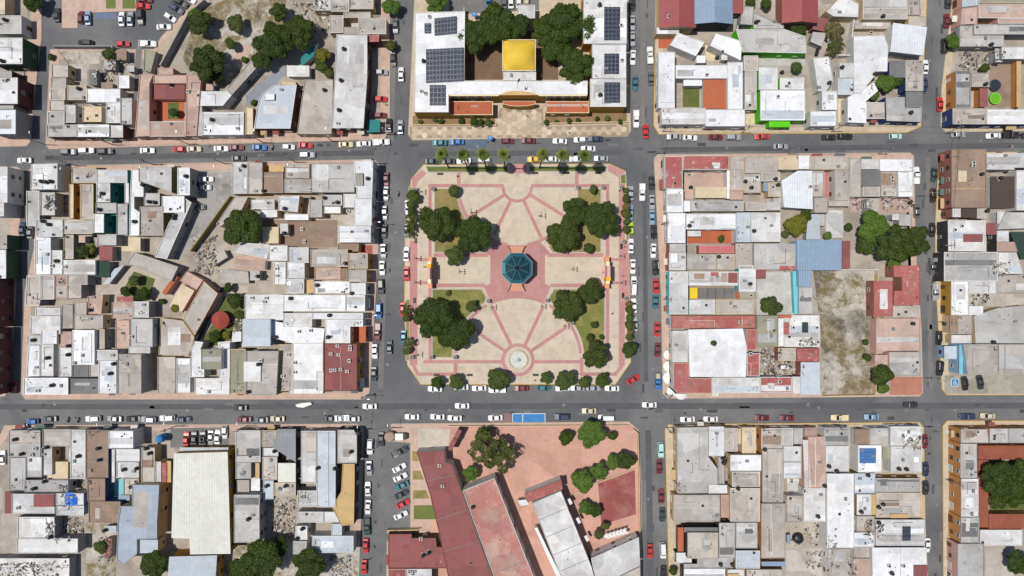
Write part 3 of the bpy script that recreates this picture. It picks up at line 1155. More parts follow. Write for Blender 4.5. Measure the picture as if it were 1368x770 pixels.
r 290,362,374,400 5.2 w
r 333,236,362,358 4.6 c
k 355,245 365,258 358,265
H brown slab roof beside the white van|c
r 133,406,342,526 5.2 c
r 346,406,380,508 4 p
H beige upper floor with black glass front|k
r 196,575,334,692 6.4 c
r 337,532,408,690 5.4 g
r 180,552,332,573 5.2 d n
r 152,552,178,660 3.2 o n
p 240,690 400,690 400,734 180,734 180,715 240,715 5 g
r 180,737,364,860 5.4 W
r 145,665,215,712 4 w
k 345,720 397,720
H stepped beige house with folded parapets|c
r 362,108,420,212 4.8 c
r 440,105,502,220 5 y
r 422,110,440,180 4 y
H white roof and beige terrace stack|c
r 388,228,526,300 6.2 W
r 396,303,520,370 5 c
r 388,376,520,526 5.4 c
r 412,530,510,646 5.2 g
r 412,656,520,736 5.2 s
r 375,740,450,860 4.6 w
r 376,760,425,860 4.9 Y n
k 423,380
a 400,395
H long brown slab house with thin orange wall|o
r 527,108,619,198 5.2 c
r 531,201,624,440 5.2 c
r 527,445,634,690 5 c
r 576,445,632,505 4.6 w n
r 527,705,634,725 4.2 B n
r 460,740,620,860 4.8 c
k 543,205 607,740
H white panel roofs with purple grilles|w
r 622,108,668,186 5.2 g
r 671,108,712,180 5.2 g
r 626,189,705,258 5 w
r 627,261,705,333 5 w
r 640,410,714,530 4.8 c
r 716,376,816,526 5 w
f 640,335,716,408 w
a 660,345 690,370
k 782,505
H pinkish slab roof with white ventilated edge|p
r 736,146,815,375 5.2 p
r 720,106,776,144 4.8 p
p 712,160 734,160 750,385 720,388 5 w n
k 812,368
H pale grey stained roof facing the beige truck|w
r 808,106,920,184 5.4 g
r 815,187,918,302 5 w
k 831,280
H wide plain white roof beside the tank yard|w
r 820,312,941,645 6.2 W
T 1088 540 3.348
r 178,575,268,640 5 W
H tiled dirt yard with blue barrel|g
T 860 540 3.348
f 636,645,930,860 c
r 640,585,656,625 2.5 B n
j 660,530,820,635 60
j 720,660,815,730 50
k 608,742
T 1088 540 3.348
H white roof carrying blue solar panels|w
r 180,112,250,180 4.2 b n
r 195,184,302,306 5.4 W
r 250,108,333,190 5 g
k 68,282
H pale roof crowded with dark dishes|w
r 340,100,481,188 5.4 w
r 342,190,481,306 5.2 w
r 305,110,338,245 4.4 v n
k 382,292 415,293
j 350,125,470,185 80
H grey slab roofs above the yellow trimmed house|y
r 180,310,273,400 5.2 s
r 276,332,475,395 5 g
r 190,404,256,497 5 W
r 258,404,274,495 5.2 Y n
r 277,398,478,508 5.2 c
r 340,492,420,510 5.5 Y n
k 243,320 290,463 213,484 310,450
H pale roof with black solar panels|w
r 276,517,495,634 5.6 w
r 190,502,272,572 4 c
k 291,533
j 195,505,268,570 60
H white tiled roof with small red corner|w
p 258,642 500,642 512,860 262,860 5.4 W
r 445,722,506,860 5.7 m n
r 62,648,160,860 4.6 c
r 176,640,250,690 4.4 c
r 176,692,250,860 4.2 p
a 400,725 335,725
j 120,660,170,760 40
k 350,760
H ochre school front with pale slab roofs|o
p 655,112 776,112 782,175 655,175 6.5 c
r 785,110,868,174 6.4 g
r 871,110,1080,174 6.4 g
r 655,178,728,331 6.5 g
r 657,334,734,504 6.5 w
r 655,507,738,622 6.5 g
r 733,186,1080,248 4.2 O n
r 733,251,778,552 4.2 O n
r 780,492,1080,560 4.2 O n
r 742,563,930,635 5.4 w
a 730,125
H salmon walled grey roof beside the school|p
r 640,625,760,860 5.5 g
f 762,640,890,860 c
"""
# ---------------------------------------------------------------- houses
HS = 0.93
rnd = random.Random(11)
HL = []; cur = None; tile = (0, 0, 1)
for ln in HOUSES.strip().splitlines():
    k, rest = ln[0], ln[2:]
    if k == 'T': a = rest.split(); tile = (float(a[0]), float(a[1]), float(a[2]))
    elif k == 'H':
        lab, w = rest.split('|'); cur = dict(label=lab, wall=w, sec=[], fl=[], k=[], a=[], j=[]); HL.append(cur)
    elif k in 'rf':
        a = rest.split(); x0, y0, x1, y1 = map(float, a[0].split(',')); p4 = [(x0, y0), (x1, y0), (x1, y1), (x0, y1)]
        if k == 'f': cur['fl'].append(([tp(tile, *q) for q in p4], a[1]))
        else: cur['sec'].append((tile, p4, float(a[1])*HS, a[2], a[3] if len(a) > 3 else ''))
    elif k == 'p':
        a = rest.split(); pts = [tuple(map(float, q.split(','))) for q in a if ',' in q]; b = [q for q in a if ',' not in q]
        cur['sec'].append((tile, pts, float(b[0])*HS, b[1], b[2] if len(b) > 2 else ''))
    elif k in 'ka': cur[k] += [(tile, *map(float, q.split(','))) for q in rest.split()]
    elif k == 'j': a = rest.split(); cur['j'].append((tile, list(map(float, a[0].split(','))), int(a[1])))
ALLSEC = []
for H_ in HL:
    ss = []
    for (t, pts, h, rf, fl) in H_['sec']:
        h += rnd.uniform(-.09, .09); w = ccw([tp(t, x, y, h) for x, y in pts]); ss.append(dict(p=w, h=h, rf=rf, fl=fl))
    H_['ss'] = ss; ALLSEC += ss
for s in ALLSEC:
    xs, ys = [q[0] for q in s['p']], [q[1] for q in s['p']]; s['bb'] = (min(xs), min(ys), max(xs), max(ys))
def roof_at(pt, default=.165):
    z = default
    for s in ALLSEC:
        b = s['bb']
        if b[0] < pt[0] < b[2] and b[1] < pt[1] < b[3] and inside(pt, s['p']): z = max(z, s['zr'])
    return z
def covered(pt, zmin):
    for s in ALLSEC:
        b = s['bb']
        if b[0] < pt[0] < b[2] and b[1] < pt[1] < b[3] and s['h'] > zmin and inside(pt, s['p']): return True
    return False
for s in ALLSEC: s['zr'] = s['h'] if ('n' in s['fl'] or 'g' in s['fl']) else s['h'] - .24
# shared door, window and awning meshes (x along the wall, -y out of it)
def opening(name, fm, pm, cross):
    m = MB(); f = .06
    for a in ((-.5, 0, -.5 + f, 1), (.5 - f, 0, .5, 1), (-.5 + f, 1 - f, .5 - f, 1), (-.5 + f, 0, .5 - f, f)): m.box(a[0], -.07, a[1], a[2], 0, a[3], 0)
    if cross: m.box(-.02, -.06, f, .02, 0, 1 - f, 0)
    m.box(-.5 + f, -.03, f, .5 - f, 0, 1 - f, 1); return m.mesh(name, [fm, pm])
WIN = [opening('window', fm, GLASS, True) for fm in (M_WHITE, M_BLACK, M_WOOD)]
DOOR = [opening('door', fm, pm, c) for fm, pm, c in ((M_BLACK, plain('door_steel', (70, 66, 62)), True), (M_WHITE, plain('door_white', (200, 196, 186)), False), (M_WOOD, M_WOOD, True), (M_WHITE, GLASS, True))]
def awn(mat):
    m = MB(); m.loft([[(-.5, 0, .35), (-.5, -1, 0), (-.5, -1, -.12), (-.5, 0, .2)], [(.5, 0, .35), (.5, -1, 0), (.5, -1, -.12), (.5, 0, .2)]]); return m.mesh('awning', mat)
AWN = [awn(plain('awning_cloth', c, .85, .2, var=.2)) for c in ((214, 210, 200), (140, 84, 76), (92, 112, 100), (186, 160, 120), (100, 104, 112), (206, 198, 186))]
def put(mesh, name, root, pos, ang, sc):
    o = link(name, mesh, root, (pos[0] - root.location.x, pos[1] - root.location.y, pos[2]), ang); o.scale = sc; return o
tank_body = MB(); tank_body.lathe([(.52, 0), (.56, .05), (.56, .32), (.53, .36), (.56, .40), (.56, .72), (.53, .76), (.56, .80), (.55, 1.05), (.42, 1.25), (.22, 1.32)], 14)
TANK_B = tank_body.mesh('body', M_TANK, True); q = MB(); q.lathe([(.23, 1.30), (.24, 1.38), (.16, 1.42)], 12); TANK_L = q.mesh('lid', M_TANK)
q = MB(); q.box(-.62, -.62, -.02, .62, .62, .10); TANK_S = q.mesh('stand', M_CONC)
q = MB(); q.box(-.5, -.42, 0, .5, .42, .75); q.box(-.54, -.30, .1, -.502, .30, .65); AC_C = q.mesh('casing', plain('air_unit_casing', (196, 194, 188), .5))
q = MB(); q.lathe([(.34, .752), (.34, .80), (.27, .80), (.10, .78)], 14); AC_F = q.mesh('fan_grille', M_BLACK)
VENT = MB(); VENT.tube((0, 0, 0), (0, 0, .7), .06, .06, 6); VENT.tube((0, 0, .7), (0, 0, .8), .13, .10, 6); VENT = VENT.mesh('vent_pipe', M_PIPE)
RUB = [plain('scrap_' + n, c, .8, var=.4) for n, c in (('a', (180, 172, 160)), ('b', (96, 88, 80)), ('c', (140, 126, 110)), ('d', (66, 66, 68)), ('e', (200, 200, 197)), ('f', (124, 92, 78)), ('g', (96, 108, 118)), ('h', (160, 144, 110)))]
def rubble(label, pts, n, seed):
    r = random.Random(seed); m = MB(); ps = ccw(pts); xs, ys = [q[0] for q in ps], [q[1] for q in ps]; c = centre(ps)
    for i in range(n):
        x, y = r.uniform(min(xs), max(xs)), r.uniform(min(ys), max(ys)); z = roof_at((x, y))
        a, b, hh = r.uniform(.08, .5), r.uniform(.08, .32), r.uniform(.06, .45); t = r.uniform(0, 3.1)
        if r.random() < .18: a *= 2.6; b *= .4
        ca, sa = math.cos(t), math.sin(t)
        m.prism([(x - c[0] + u*ca - v*sa, y - c[1] + u*sa + v*ca) for u, v in ((-a, -b), (a, -b), (a, b), (-a, b))], z, z + hh*r.uniform(.6, 1.2), r.choice((0, 0, 1, 2, 2, 3, 3, 4, 4, 5, 6, 7) if i % 3 else (0, 2, 2, 3, 4)))
    o = m.build('rubble', RUB); o.location = (c[0], c[1], 0); o['label'] = label; o['category'] = 'rubble'; o['kind'] = 'stuff'
ORD = ['first', 'second', 'third', 'fourth', 'fifth', 'sixth', 'seventh', 'eighth', 'ninth', 'tenth', 'eleventh', 'twelfth', 'thirteenth', 'fourteenth', 'fifteenth', 'sixteenth', 'seventeenth', 'eighteenth', 'nineteenth', 'twentieth']
LIGHT = {'W': 'w', 'w': 'w', 's': 'w', 'g': 'gw', 'c': 'gcw', 'b': 'cg', 'p': 'pw', 'P': 'pr', 'r': 'pw', 'q': 'pw', 'm': 'pm', 'd': 'g', 'v': 'cg', 'B': 's', 'o': 'c', 'y': 'c', 'Y': 'c'}
def near_block(pt):
    for k, (bp, _) in BLOCKS.items():
        if inside(pt, bp): return True
    return False
nwin = 0
FAM = {'W': 'wsg', 'w': 'Wgs', 'g': 'wcd', 'c': 'gcbwg', 'b': 'cp', 'p': 'cgp', 'P': 'p', 'r': 'qwr', 'q': 'rp', 'm': 'qm', 'd': 'g', 'v': 'gc', 's': 'wW', 'B': 's', 'o': 'p', 'y': 'c', 'Y': 'yc'}
rd = random.Random(29)
q = MB(); q.box(-.4, -.4, 0, .4, .4, .28); q.box(-.34, -.34, .28, .34, .34, .31, 1); SKYL = q.mesh('skylight', [M_CONC, GLASS])
q = MB(); q.box(-.5, -.35, 0, .5, .35, .5); HATCH = q.mesh('roof_hatch', M_PIPE)
def roof_detail(root, p, zr, rf, ar):
    xs, ys = [v[0] for v in p], [v[1] for v in p]; x0, x1, y0, y1 = min(xs) + .3, max(xs) - .3, min(ys) + .3, max(ys) - .3
    if x1 - x0 < 2 or y1 - y0 < 2: return
    rectish = abs(area(p)) > .96*(max(xs) - min(xs))*(max(ys) - min(ys)); ok = lambda *q: all(inside(v, p) for v in q)
    for _ in range(rd.choice((0, 1, 1, 2)) if ar > 25 else 0):
        w, l = (x1 - x0)*rd.uniform(.15, .6), (y1 - y0)*rd.uniform(.15, .6); a, b = rd.uniform(x0, x1 - w), rd.uniform(y0, y1 - l); z = zr + .004 + .004*_
        if rd.random() < .4: a, w = x0, x1 - x0
        if ok((a, b), (a + w, b), (a, b + l), (a + w, b + l)):
            m = MB(); n = 5; jit = lambda: rd.uniform(-.07, .07)
            pts = [(a + w*i/n, b + jit()) for i in range(n)] + [(a + w + jit(), b + l*i/n) for i in range(n)] + [(a + w - w*i/n, b + l + jit()) for i in range(n)] + [(a + jit(), b + l - l*i/n) for i in range(n)]
            m.prism(pts, zr + .001, z + .006); m.build('roof_patch', ROOF[rd.choice(FAM.get(rf, 'gc'))], root)
    if rectish and ar > 70 and rd.random() < .6:
        m = MB()
        if rd.random() < .5: u = rd.uniform(x0 + 1, x1 - 1); m.box(u, y0, zr, u + .16, y1, zr + .26)
        else: u = rd.uniform(y0 + 1, y1 - 1); m.box(x0, u, zr, x1, u + .16, zr + .26)
        m.build('roof_divider', WALL[rd.choice(LIGHT.get(rf, 'w'))], root)
    for _ in range(rd.choice((0, 0, 1, 2)) if ar > 20 else 0):
        u, v = (rd.uniform(x0, x1), rd.uniform(y0, y1)), (rd.uniform(x0, x1), rd.uniform(y0, y1)); w = (v[0], u[1])
        if ok(u, v, w):
            m = MB(); m.tube((*u, zr + .1), (*w, zr + .1), .05, .05, 5); m.tube((*w, zr + .1), (*v, zr + .1), .05, .05, 5); m.build('roof_pipe', rd.choice((M_PIPE, M_BLACK, M_WHITE)), root)
    if ar > 22 and rd.random() < .5:
        m = MB(); ex, ey = rd.choice((x0 + .5, x1 - 1.2)), rd.choice((y0 + .5, y1 - 1.2))
        for _ in range(rd.randint(6, 16)):
            u = (ex + rd.gauss(0, 1.1), ey + rd.gauss(0, 1.1)); w, l, hh = rd.uniform(.08, .4), rd.uniform(.08, .9 if rd.random() < .3 else .35), rd.uniform(.06, .45)
            if u[0] > x0 and u[0] + w < x1 and u[1] > y0 and u[1] + l < y1 and ok(u, (u[0] + w, u[1] + l)): m.box(u[0], u[1], zr + .012, u[0] + w, u[1] + l, zr + .012 + hh, rd.choice((0, 0, 1, 2, 3, 3, 4, 5, 6)))
        if m.f: m.build('roof_clutter', RUB, root, kind='stuff')
    for _ in range(rd.choice((0, 1, 1, 2)) if ar > 18 else 0):
        u = (rd.uniform(x0 + .3, x1 - .3), rd.uniform(y0 + .3, y1 - .3))
        if ok(u): o = link(*rd.choice((('skylight', SKYL), ('roof_hatch', HATCH), ('vent_pipe', VENT))), root, (u[0], u[1], zr), rd.choice((0, 1.57)))
KINDS = [('city palace', 'city palace'), ('warehouse', 'warehouse'), ('school', 'school'), ('hotel', 'hotel'), ('bank', 'bank'), ('market', 'market'), ('shops', 'shop'), ('shop ', 'shop'), ('metal hall', 'hall'), ('gabled hall', 'hall'),
         ('sheds', 'shed'), ('shed with', 'shed'), ('hut', 'hut'), ('awnings in', 'shade canopy'), ('metal shed', 'shed')]
for H_ in HL:
    base = centre(H_['ss'][0]['p']) if H_['ss'] else H_['fl'][0][0][0]
    nm = next((v for k, v in KINDS if k in H_['label']), 'house')
    root = thing(nm.replace(' ', '_'), H_['label'], nm, (base[0], base[1], .15), group=None); H_['root'] = root
    bx, by = base
    for s in H_['ss']:
        p = [(x - bx, y - by) for x, y in s['p']]; h, zr = s['h'] - .15, s['zr'] - .15; ar = abs(area(p)); wk = H_['wall']
        if 'g' in s['fl']:                                    # ridged metal hall
            (x0, y0), (x1, y1) = (min(q[0] for q in p), min(q[1] for q in p)), (max(q[0] for q in p), max(q[1] for q in p)); xm = (x0 + x1)/2; zt = h + 1.3
            m = MB(); m.prism(p, 0, h, cap=False); m.face([(x0, y0, h), (x1, y0, h), (xm, y0, zt)]); m.face([(x1, y1, h), (x0, y1, h), (xm, y1, zt)]); m.build('wall', WALL[wk], root)
            m = MB(); e = .35; zz = h - .08
            m.loft([[(x0 - e, y, zz), (xm, y, zt + .04), (x1 + e, y, zz), (x1 + e, y, zz + .1), (xm, y, zt + .16), (x0 - e, y, zz + .1)] for y in (y0 - e, y1 + e)]); m.build('roof', ROOF[s['rf']], root)
            continue
        if 'n' in s['fl']:                                    # thin roof with a small overhang
            m = MB(); q = inset(p, .18); m.prism(q, 0, h - .14, cap=False); m.build('wall', WALL[wk], root)
            m = MB(); m.prism(p, h - .14, h, bottom=True); m.build('roof', ROOF[s['rf']], root)
        else:
            m = MB(); m.prism(p, 0, zr, cap=False); m.build('wall', WALL[wk], root)
            tw = .16 if ar > 14 else .11; q = inset(p, tw)
            m = MB(); m.face([(*v, zr) for v in p]); m.build('roof', ROOF[s['rf']], root)
            m = MB(); ring(m, p, q, zr + .002, h); c = rnd.choice(LIGHT.get(s['rf'], 'w')); m.build('parapet', M_CREAM if s['rf'] == 'o' and 'palace' in H_['label'] else WALL[c] if rnd.random() < .45 else ROOF[s['rf']], root)
            if ar > 60:
                c0 = centre(p)
                for _ in range(1 + int(ar > 140)):
                    v = (c0[0] + rnd.uniform(-2.5, 2.5), c0[1] + rnd.uniform(-2.5, 2.5))
                    if inside(v, p): link('vent_pipe', VENT, root, (v[0], v[1], zr))
            roof_detail(root, p, zr, s['rf'], ar)
        n = len(p)
        for i in range(n):
            a, b = Vector(s['p'][i]), Vector(s['p'][(i + 1) % n]); L = (b - a).length
            if L < 2.6 or s['h'] < 3.6: continue
            d = (b - a)/L; nrm = Vector((d.y, -d.x)); ang = math.atan2(d.y, d.x); mid = (a + b)/2
            o1 = mid + nrm*1.2
            if covered(o1, s['h'] - 1.2): continue
            street = not near_block(mid + nrm*4.6)
            if not street and L < 12 and rnd.random() < .45: continue
            k = max(1, int(L/(3.0 if street else 4.2))); off = .19 if 'n' in s['fl'] else 0.0
            for j in range(k):
                c = a + d*(L*(j + .5)/k) - nrm*(off - .012)
                if covered(c + nrm*.8, 1.5): continue
                if street and (j % 2 == 0 or rnd.random() < .25):
                    w = rnd.choice((1.0, 1.2, 2.2)); put(rnd.choice(DOOR), 'door', root, (c.x, c.y, 0.02), ang, (w, 1, 2.15))
                    if rnd.random() < .22 and s['h'] > 3.8: put(rnd.choice(AWN), 'awning', root, (c.x, c.y, 2.5), ang, (w + .9, rnd.uniform(.7, 1.3), 1))
                else: put(WIN[rnd.randrange(3)], 'window', root, (c.x, c.y, 1.0), ang, (1.25, 1, 1.3))
                if s['h'] > 6.0: put(WIN[rnd.randrange(2)], 'window', root, (c.x, c.y, 3.9), ang, (1.2, 1, 1.35))
                nwin += 1
    for i, (p, mk) in enumerate(H_['fl']):
        m = MB(); m.face([(x - bx, y - by, .02 + .004*(i % 5)) for x, y in ccw(p)]); m.build('patio_floor', ROOF[mk], root)
    short = H_['label']
    for key, nm, cat, lab, hh in (('k', 'water_tank', 'water tank', 'black water tank on the ', 1.0), ('a', 'air_unit', 'air conditioner', 'grey air unit on the ', .6)):
        for (t, x, y) in H_[key]:
            z = None
            for s in H_['ss']:
                w = tp(t, x, y, s['zr'] + hh)
                if inside(w, s['p']) and (z is None or s['zr'] > z): z = s['zr']; pos = w
            if z is None: pos = tp(t, x, y, .5); z = roof_at(pos)
            L = lab + short; L = ' '.join(L.split()[:16])
            o = thing(nm, L, cat, (pos[0], pos[1], z + .02), rnd.uniform(0, 6.28) if key == 'k' else rnd.choice((0, 1.57)), group=nm.replace('_', ' ') + 's on the ' + short)
            if key == 'k': link('stand', TANK_S, o); link('body', TANK_B, o, (0, 0, .1)); link('lid', TANK_L, o, (0, 0, .1))
            else: link('casing', AC_C, o); link('fan_grille', AC_F, o)
    for i, (t, r4, nn) in enumerate(H_['j']):
        pts = [tp(t, r4[0], r4[1]), tp(t, r4[2], r4[1]), tp(t, r4[2], r4[3]), tp(t, r4[0], r4[3])]
        rubble(('heap of' if i == 0 else 'scatter of') + ' mixed scrap beside the ' + short, pts, nn, len(short)*7 + i)
for lb, l in LABELS.items():
    if len(l) == 1 and l[0].get('category') in ('water tank', 'air conditioner'): del l[0]['group']
# ---------------------------------------------------------------- the plaza
M_CREAMSLAB = paving('plaza_slab', (195, 181, 161), (189, 175, 156), 2.6, 2.6, (170, 156, 138))
M_ROSE = surf('rose_paving', (190, 140, 136), (168, 120, 114), .5, .25, .08, .04)
pz = ccw(P(566, 220, 814, 219, 836, 229, 840, 300, 841, 380, 843, 484, 822, 514, 562, 514, 544, 488, 540, 420, 541, 310, 549, 240))
b = MB(); b.prism(inset(pz, .2), 0, .15); plaza = b.build('plaza', M_CREAMSLAB, kind='structure')
b = MB(); ring(b, pz, inset(pz, .2), 0, .142); b.build('kerb', M_KERB_Y, plaza)
ZP = [0]
def band(pts, mat=None, name='paving_band', w=None):
    ZP[0] += 1; z = .154 + .0012*ZP[0]
    m = MB(); m.face([(*q, z) for q in ccw(pts)]); return m.build(name, mat or M_ROSE, plaza)
def line(x0, y0, x1, y1, w):
    a, c = Vector(px(x0, y0)), Vector(px(x1, y1)); d = (c - a).normalized(); n_ = Vector((-d.y, d.x))*(w*S/2)
    return band([tuple(a - n_), tuple(c - n_), tuple(c + n_), tuple(a + n_)])
def arc(cx, cy, r, a0, a1, n=20): return [(cx + r*math.cos(R(a0 + (a1 - a0)*i/n)), cy + r*math.sin(R(a0 + (a1 - a0)*i/n))) for i in range(n + 1)]
def arcband(cx, cy, r0, r1, a0, a1, n=28):
    return band([px(*q) for q in arc(cx, cy, r0, a0, a1, n)] + [px(*q) for q in arc(cx, cy, r1, a1, a0, n)])
# rose centre under the bandstand, with its bulging ends
band([px(*q) for q in [(655, 342), (648, 338), (660, 324)] + arc(691, 250, 78, 113, 67, 14) + [(722, 324), (735, 338), (728, 342), (728, 379), (736, 383), (728, 402)] + arc(692, 481, 82, 296, 244, 14) + [(655, 402), (646, 383), (655, 379)]])
arcband(691, 250, 17, 21, 0, 180)
for x in (613, 770.6): line(x, 231, x, 246, 5)
line(572, 248.3, 673, 248.3, 4.4); line(709.5, 248.3, 814, 248.3, 4.4)
for x1, y1 in ((626, 291), (660, 314), (723, 318), (757, 291)):
    d = Vector((x1 - 691, y1 - 250)).normalized(); line(691 + d.x*20, 250 + d.y*20, x1, y1, 4.6)
arcband(691, 250, 76, 80, 100, 168); arcband(691, 250, 76, 80, 12, 80)
arcband(692, 481, 17.7, 22.2, 0, 360, 40)
for x1, y1 in ((627, 437), (657, 409), (726, 409), (757, 437)):
    d = Vector((x1 - 692, y1 - 481)).normalized(); line(692 + d.x*21, 481 + d.y*21, x1, y1, 4.6)
arcband(692, 481, 82, 86, 186, 240); arcband(692, 481, 82, 86, -60, -6)
line(566, 483.4, 670.5, 483.4, 4.4); line(713.5, 483.4, 777, 483.4, 4.4); line(777, 478, 777, 502, 4.6); line(608.6, 484, 608.6, 500, 4.6)
for x in (574.6, 811.6): line(x, 250, x, 482, 4.2)
line(558, 500, 610, 500, 4.4); line(552, 487, 558.5, 501, 4.4); line(775, 500, 822, 500, 4.4); line(831, 489, 821, 501, 4.6)
line(830.5, 232, 830.5, 489, 8); line(553, 236, 553, 250, 5); line(552.5, 322, 552.5, 488, 10)
line(836, 322, 836, 410, 8); line(579, 341, 652, 341, 5); line(731, 341, 806, 341, 5); line(579, 381.5, 648, 381.5, 5); line(735, 381.5, 806, 381.5, 5)
for y in (347, 378): line(552, y, 572, y, 4); line(814, y, 834, y, 4)
band(P(553, 237, 563, 227, 570, 232, 558, 243, 556, 250, 551, 250), None); band(P(813, 220, 835, 229.5, 828, 238, 812, 229)); band(P(681, 220, 704, 220, 704, 232, 681, 232))
# gardens
DRY2 = surf('patchy_lawn', (120, 124, 64), (160, 142, 90), .9, .35, .06, .03, scale=1.6)
lawns = []
def garden(pts, mat, label_k):
    p = ccw([px(*q) for q in pts]); b = MB(); b.face([(*q, .27) for q in inset(p, .24)]); o = b.build('lawn', mat, kind='structure')
    b = MB(); ring(b, p, inset(p, .26), .15, .36); b.build('garden_kerb', M_CONC, o); lawns.append(inset(p, .3)); return o
garden([(580, 252), (611, 252)] + arc(691, 250, 81, 172, 122, 8) + [(649, 331), (644, 338), (580, 338)], DRY, 0)
garden([(803, 252), (803, 338), (738, 338), (733, 331)] + arc(691, 250, 81, 58, 8, 8) + [(771, 252)], DRY, 0)
garden([(577, 386), (643, 386), (650, 397)] + arc(692, 481, 88, 240, 186, 8) + [(604, 478), (577, 478)], DRY2, 0)
garden([(808, 386), (808, 478), (780, 478)] + arc(692, 481, 88, -6, -60, 8) + [(733, 397), (740, 386)], DRY2, 0)
garden([(568, 222), (679, 222), (679, 231), (572, 231)], LAWN, 1); garden([(706, 222), (812, 222), (809, 230), (706, 230)], LAWN, 1)
garden([(828, 234), (836, 232), (837, 246), (829, 247)], LAWN, 1)
for a in ((546, 250, 553, 320), (836, 250, 840.5, 322), (837, 402, 842, 480), (542, 400, 548, 482)): garden([(a[0], a[1]), (a[2], a[1]), (a[2], a[3]), (a[0], a[3])], DRY, 1)
# grass tufts
def tufts(name, polys, dens, mat, label, hmax=.16, z=.27):
    r = random.Random(5); V, F = [], []
    for p in polys:
        xs, ys = [q[0] for q in p], [q[1] for q in p]
        for _ in range(int(dens*abs(area(p)))):
            x, y = r.uniform(min(xs), max(xs)), r.uniform(min(ys), max(ys))
            if not inside((x, y), p): continue
            t = r.uniform(0, 6.28); w = r.uniform(.04, .1); hh = r.uniform(.05, hmax); n = len(V); dx, dy = math.cos(t)*w, math.sin(t)*w; lx, ly = r.uniform(-.12, .12), r.uniform(-.12, .12)
            V += [(x - dx, y - dy, z), (x + dx, y + dy, z), (x + lx, y + ly, z + hh)]; F.append((n, n + 1, n + 2))
    me = bpy.data.meshes.new(name); me.from_pydata(V, [], F); me.materials.append(mat); o = link(name, me, label=label, category='grass', kind='stuff'); return o
def leafy(name, c, c2, tr=.25):
    t = NT(name); gi = t.n('NewGeometry').outputs['Random Per Island']; oi = t.n('ObjectInfo').outputs['Random']
    big = t.noise(t.pos(), .5, 3); col = t.mix(gi, rgb(*c), rgb(*c2)); col = t.mix(t.ramp(big, .35, .65, 0, .5), col, rgb((c[0] + c2[0])*.42, (c[1] + c2[1])*.44, (c[2] + c2[2])*.4))
    col = t.mix(1.0, col, t.mix(oi, (.82, .88, .8, 1), (1.12, 1.06, 1.0, 1)), 'MULTIPLY')
    t.done(col, .6, .25); tl = t.n('BsdfTranslucent'); t.set(tl.inputs[0], col); mx = t.n('MixShader'); mx.inputs[0].default_value = tr
    out = t.t.nodes['Material Output']; t.t.links.new(t.b.outputs[0], mx.inputs[1]); t.t.links.new(tl.outputs[0], mx.inputs[2]); t.t.links.new(mx.outputs[0], out.inputs[0]); return t.mat
tufts('dry_grass', lawns[:4], 22, leafy('dry_grass_blade', (150, 132, 78), (112, 112, 56)), 'short dry yellow grass in the four plaza gardens')
tufts('green_grass', lawns[4:7], 26, leafy('green_grass_blade', (86, 108, 44), (112, 124, 62)), 'short green grass in the strips under the palms')
# bandstand
M_TEAL = plain('teal_enamel', (40, 82, 88), .2, .6, .3, var=.5, sc=.8); M_TEAL2 = plain('teal_trim', (104, 146, 150), .3, .5, .2); M_TEAL3 = plain('teal_eave', (46, 96, 106), .3, .5, .25)
gx, gy = px(690.5, 358.5, 5); bs = thing('bandstand', 'octagonal bandstand with green metal roof at the plaza centre', 'bandstand', (gx, gy, .16), R(22.5))
def octo(r, z, k=8): return [(r*math.cos(2*math.pi*i/k), r*math.sin(2*math.pi*i/k), z) for i in range(k)]
b = MB(); b.loft([octo(4.6, 0), octo(4.6, 1.1), octo(4.75, 1.12), octo(4.75, 1.25)]); b.build('platform', M_ROSE, bs)
def seg(r0, z0, r1, z1, i, th=.06):
    a0, a1 = 2*math.pi*i/8, 2*math.pi*(i + 1)/8; m = MB(); q = lambda r, a, z: (r*math.cos(a), r*math.sin(a), z)
    m.loft([[q(r0, a0, z0 - th), q(r0, a1, z0 - th), q(r1, a1, z1 - th), q(r1, a0, z1 - th)], [q(r0, a0, z0), q(r0, a1, z0), q(r1, a1, z1), q(r1, a0, z1)]]); return m
rf = MB(); rf.loft([octo(5.02, 4.68), octo(5.02, 4.98), octo(4.86, 4.98), octo(4.8, 4.7)]); rf = rf.build('roof', M_TEAL2, bs)
for i in range(8): seg(4.86, 4.93, 3.6, 5.3, i).build('roof_panel', M_TEAL3, rf)
b = MB(); b.loft([octo(3.5, 5.25), octo(3.5, 5.85), octo(3.4, 5.85), octo(3.4, 5.25)]); b.build('clerestory', M_TEAL2, rf)
for i in range(8): seg(3.72, 5.86, .45, 7.3, i).build('roof_panel', M_TEAL, rf)
for i in range(8):
    a = 2*math.pi*i/8; m = MB(); m.tube((3.72*math.cos(a), 3.72*math.sin(a), 5.9), (.45*math.cos(a), .45*math.sin(a), 7.34), .06, .06, 6); m.build('hip_rib', M_TEAL2, rf)
b = MB(); b.lathe([(.5, 7.0), (.5, 7.45), (.62, 7.5), (.3, 7.8), (.08, 7.95), (.12, 8.2), (.03, 8.6)], 12); b.build('finial', M_BLACK, bs)
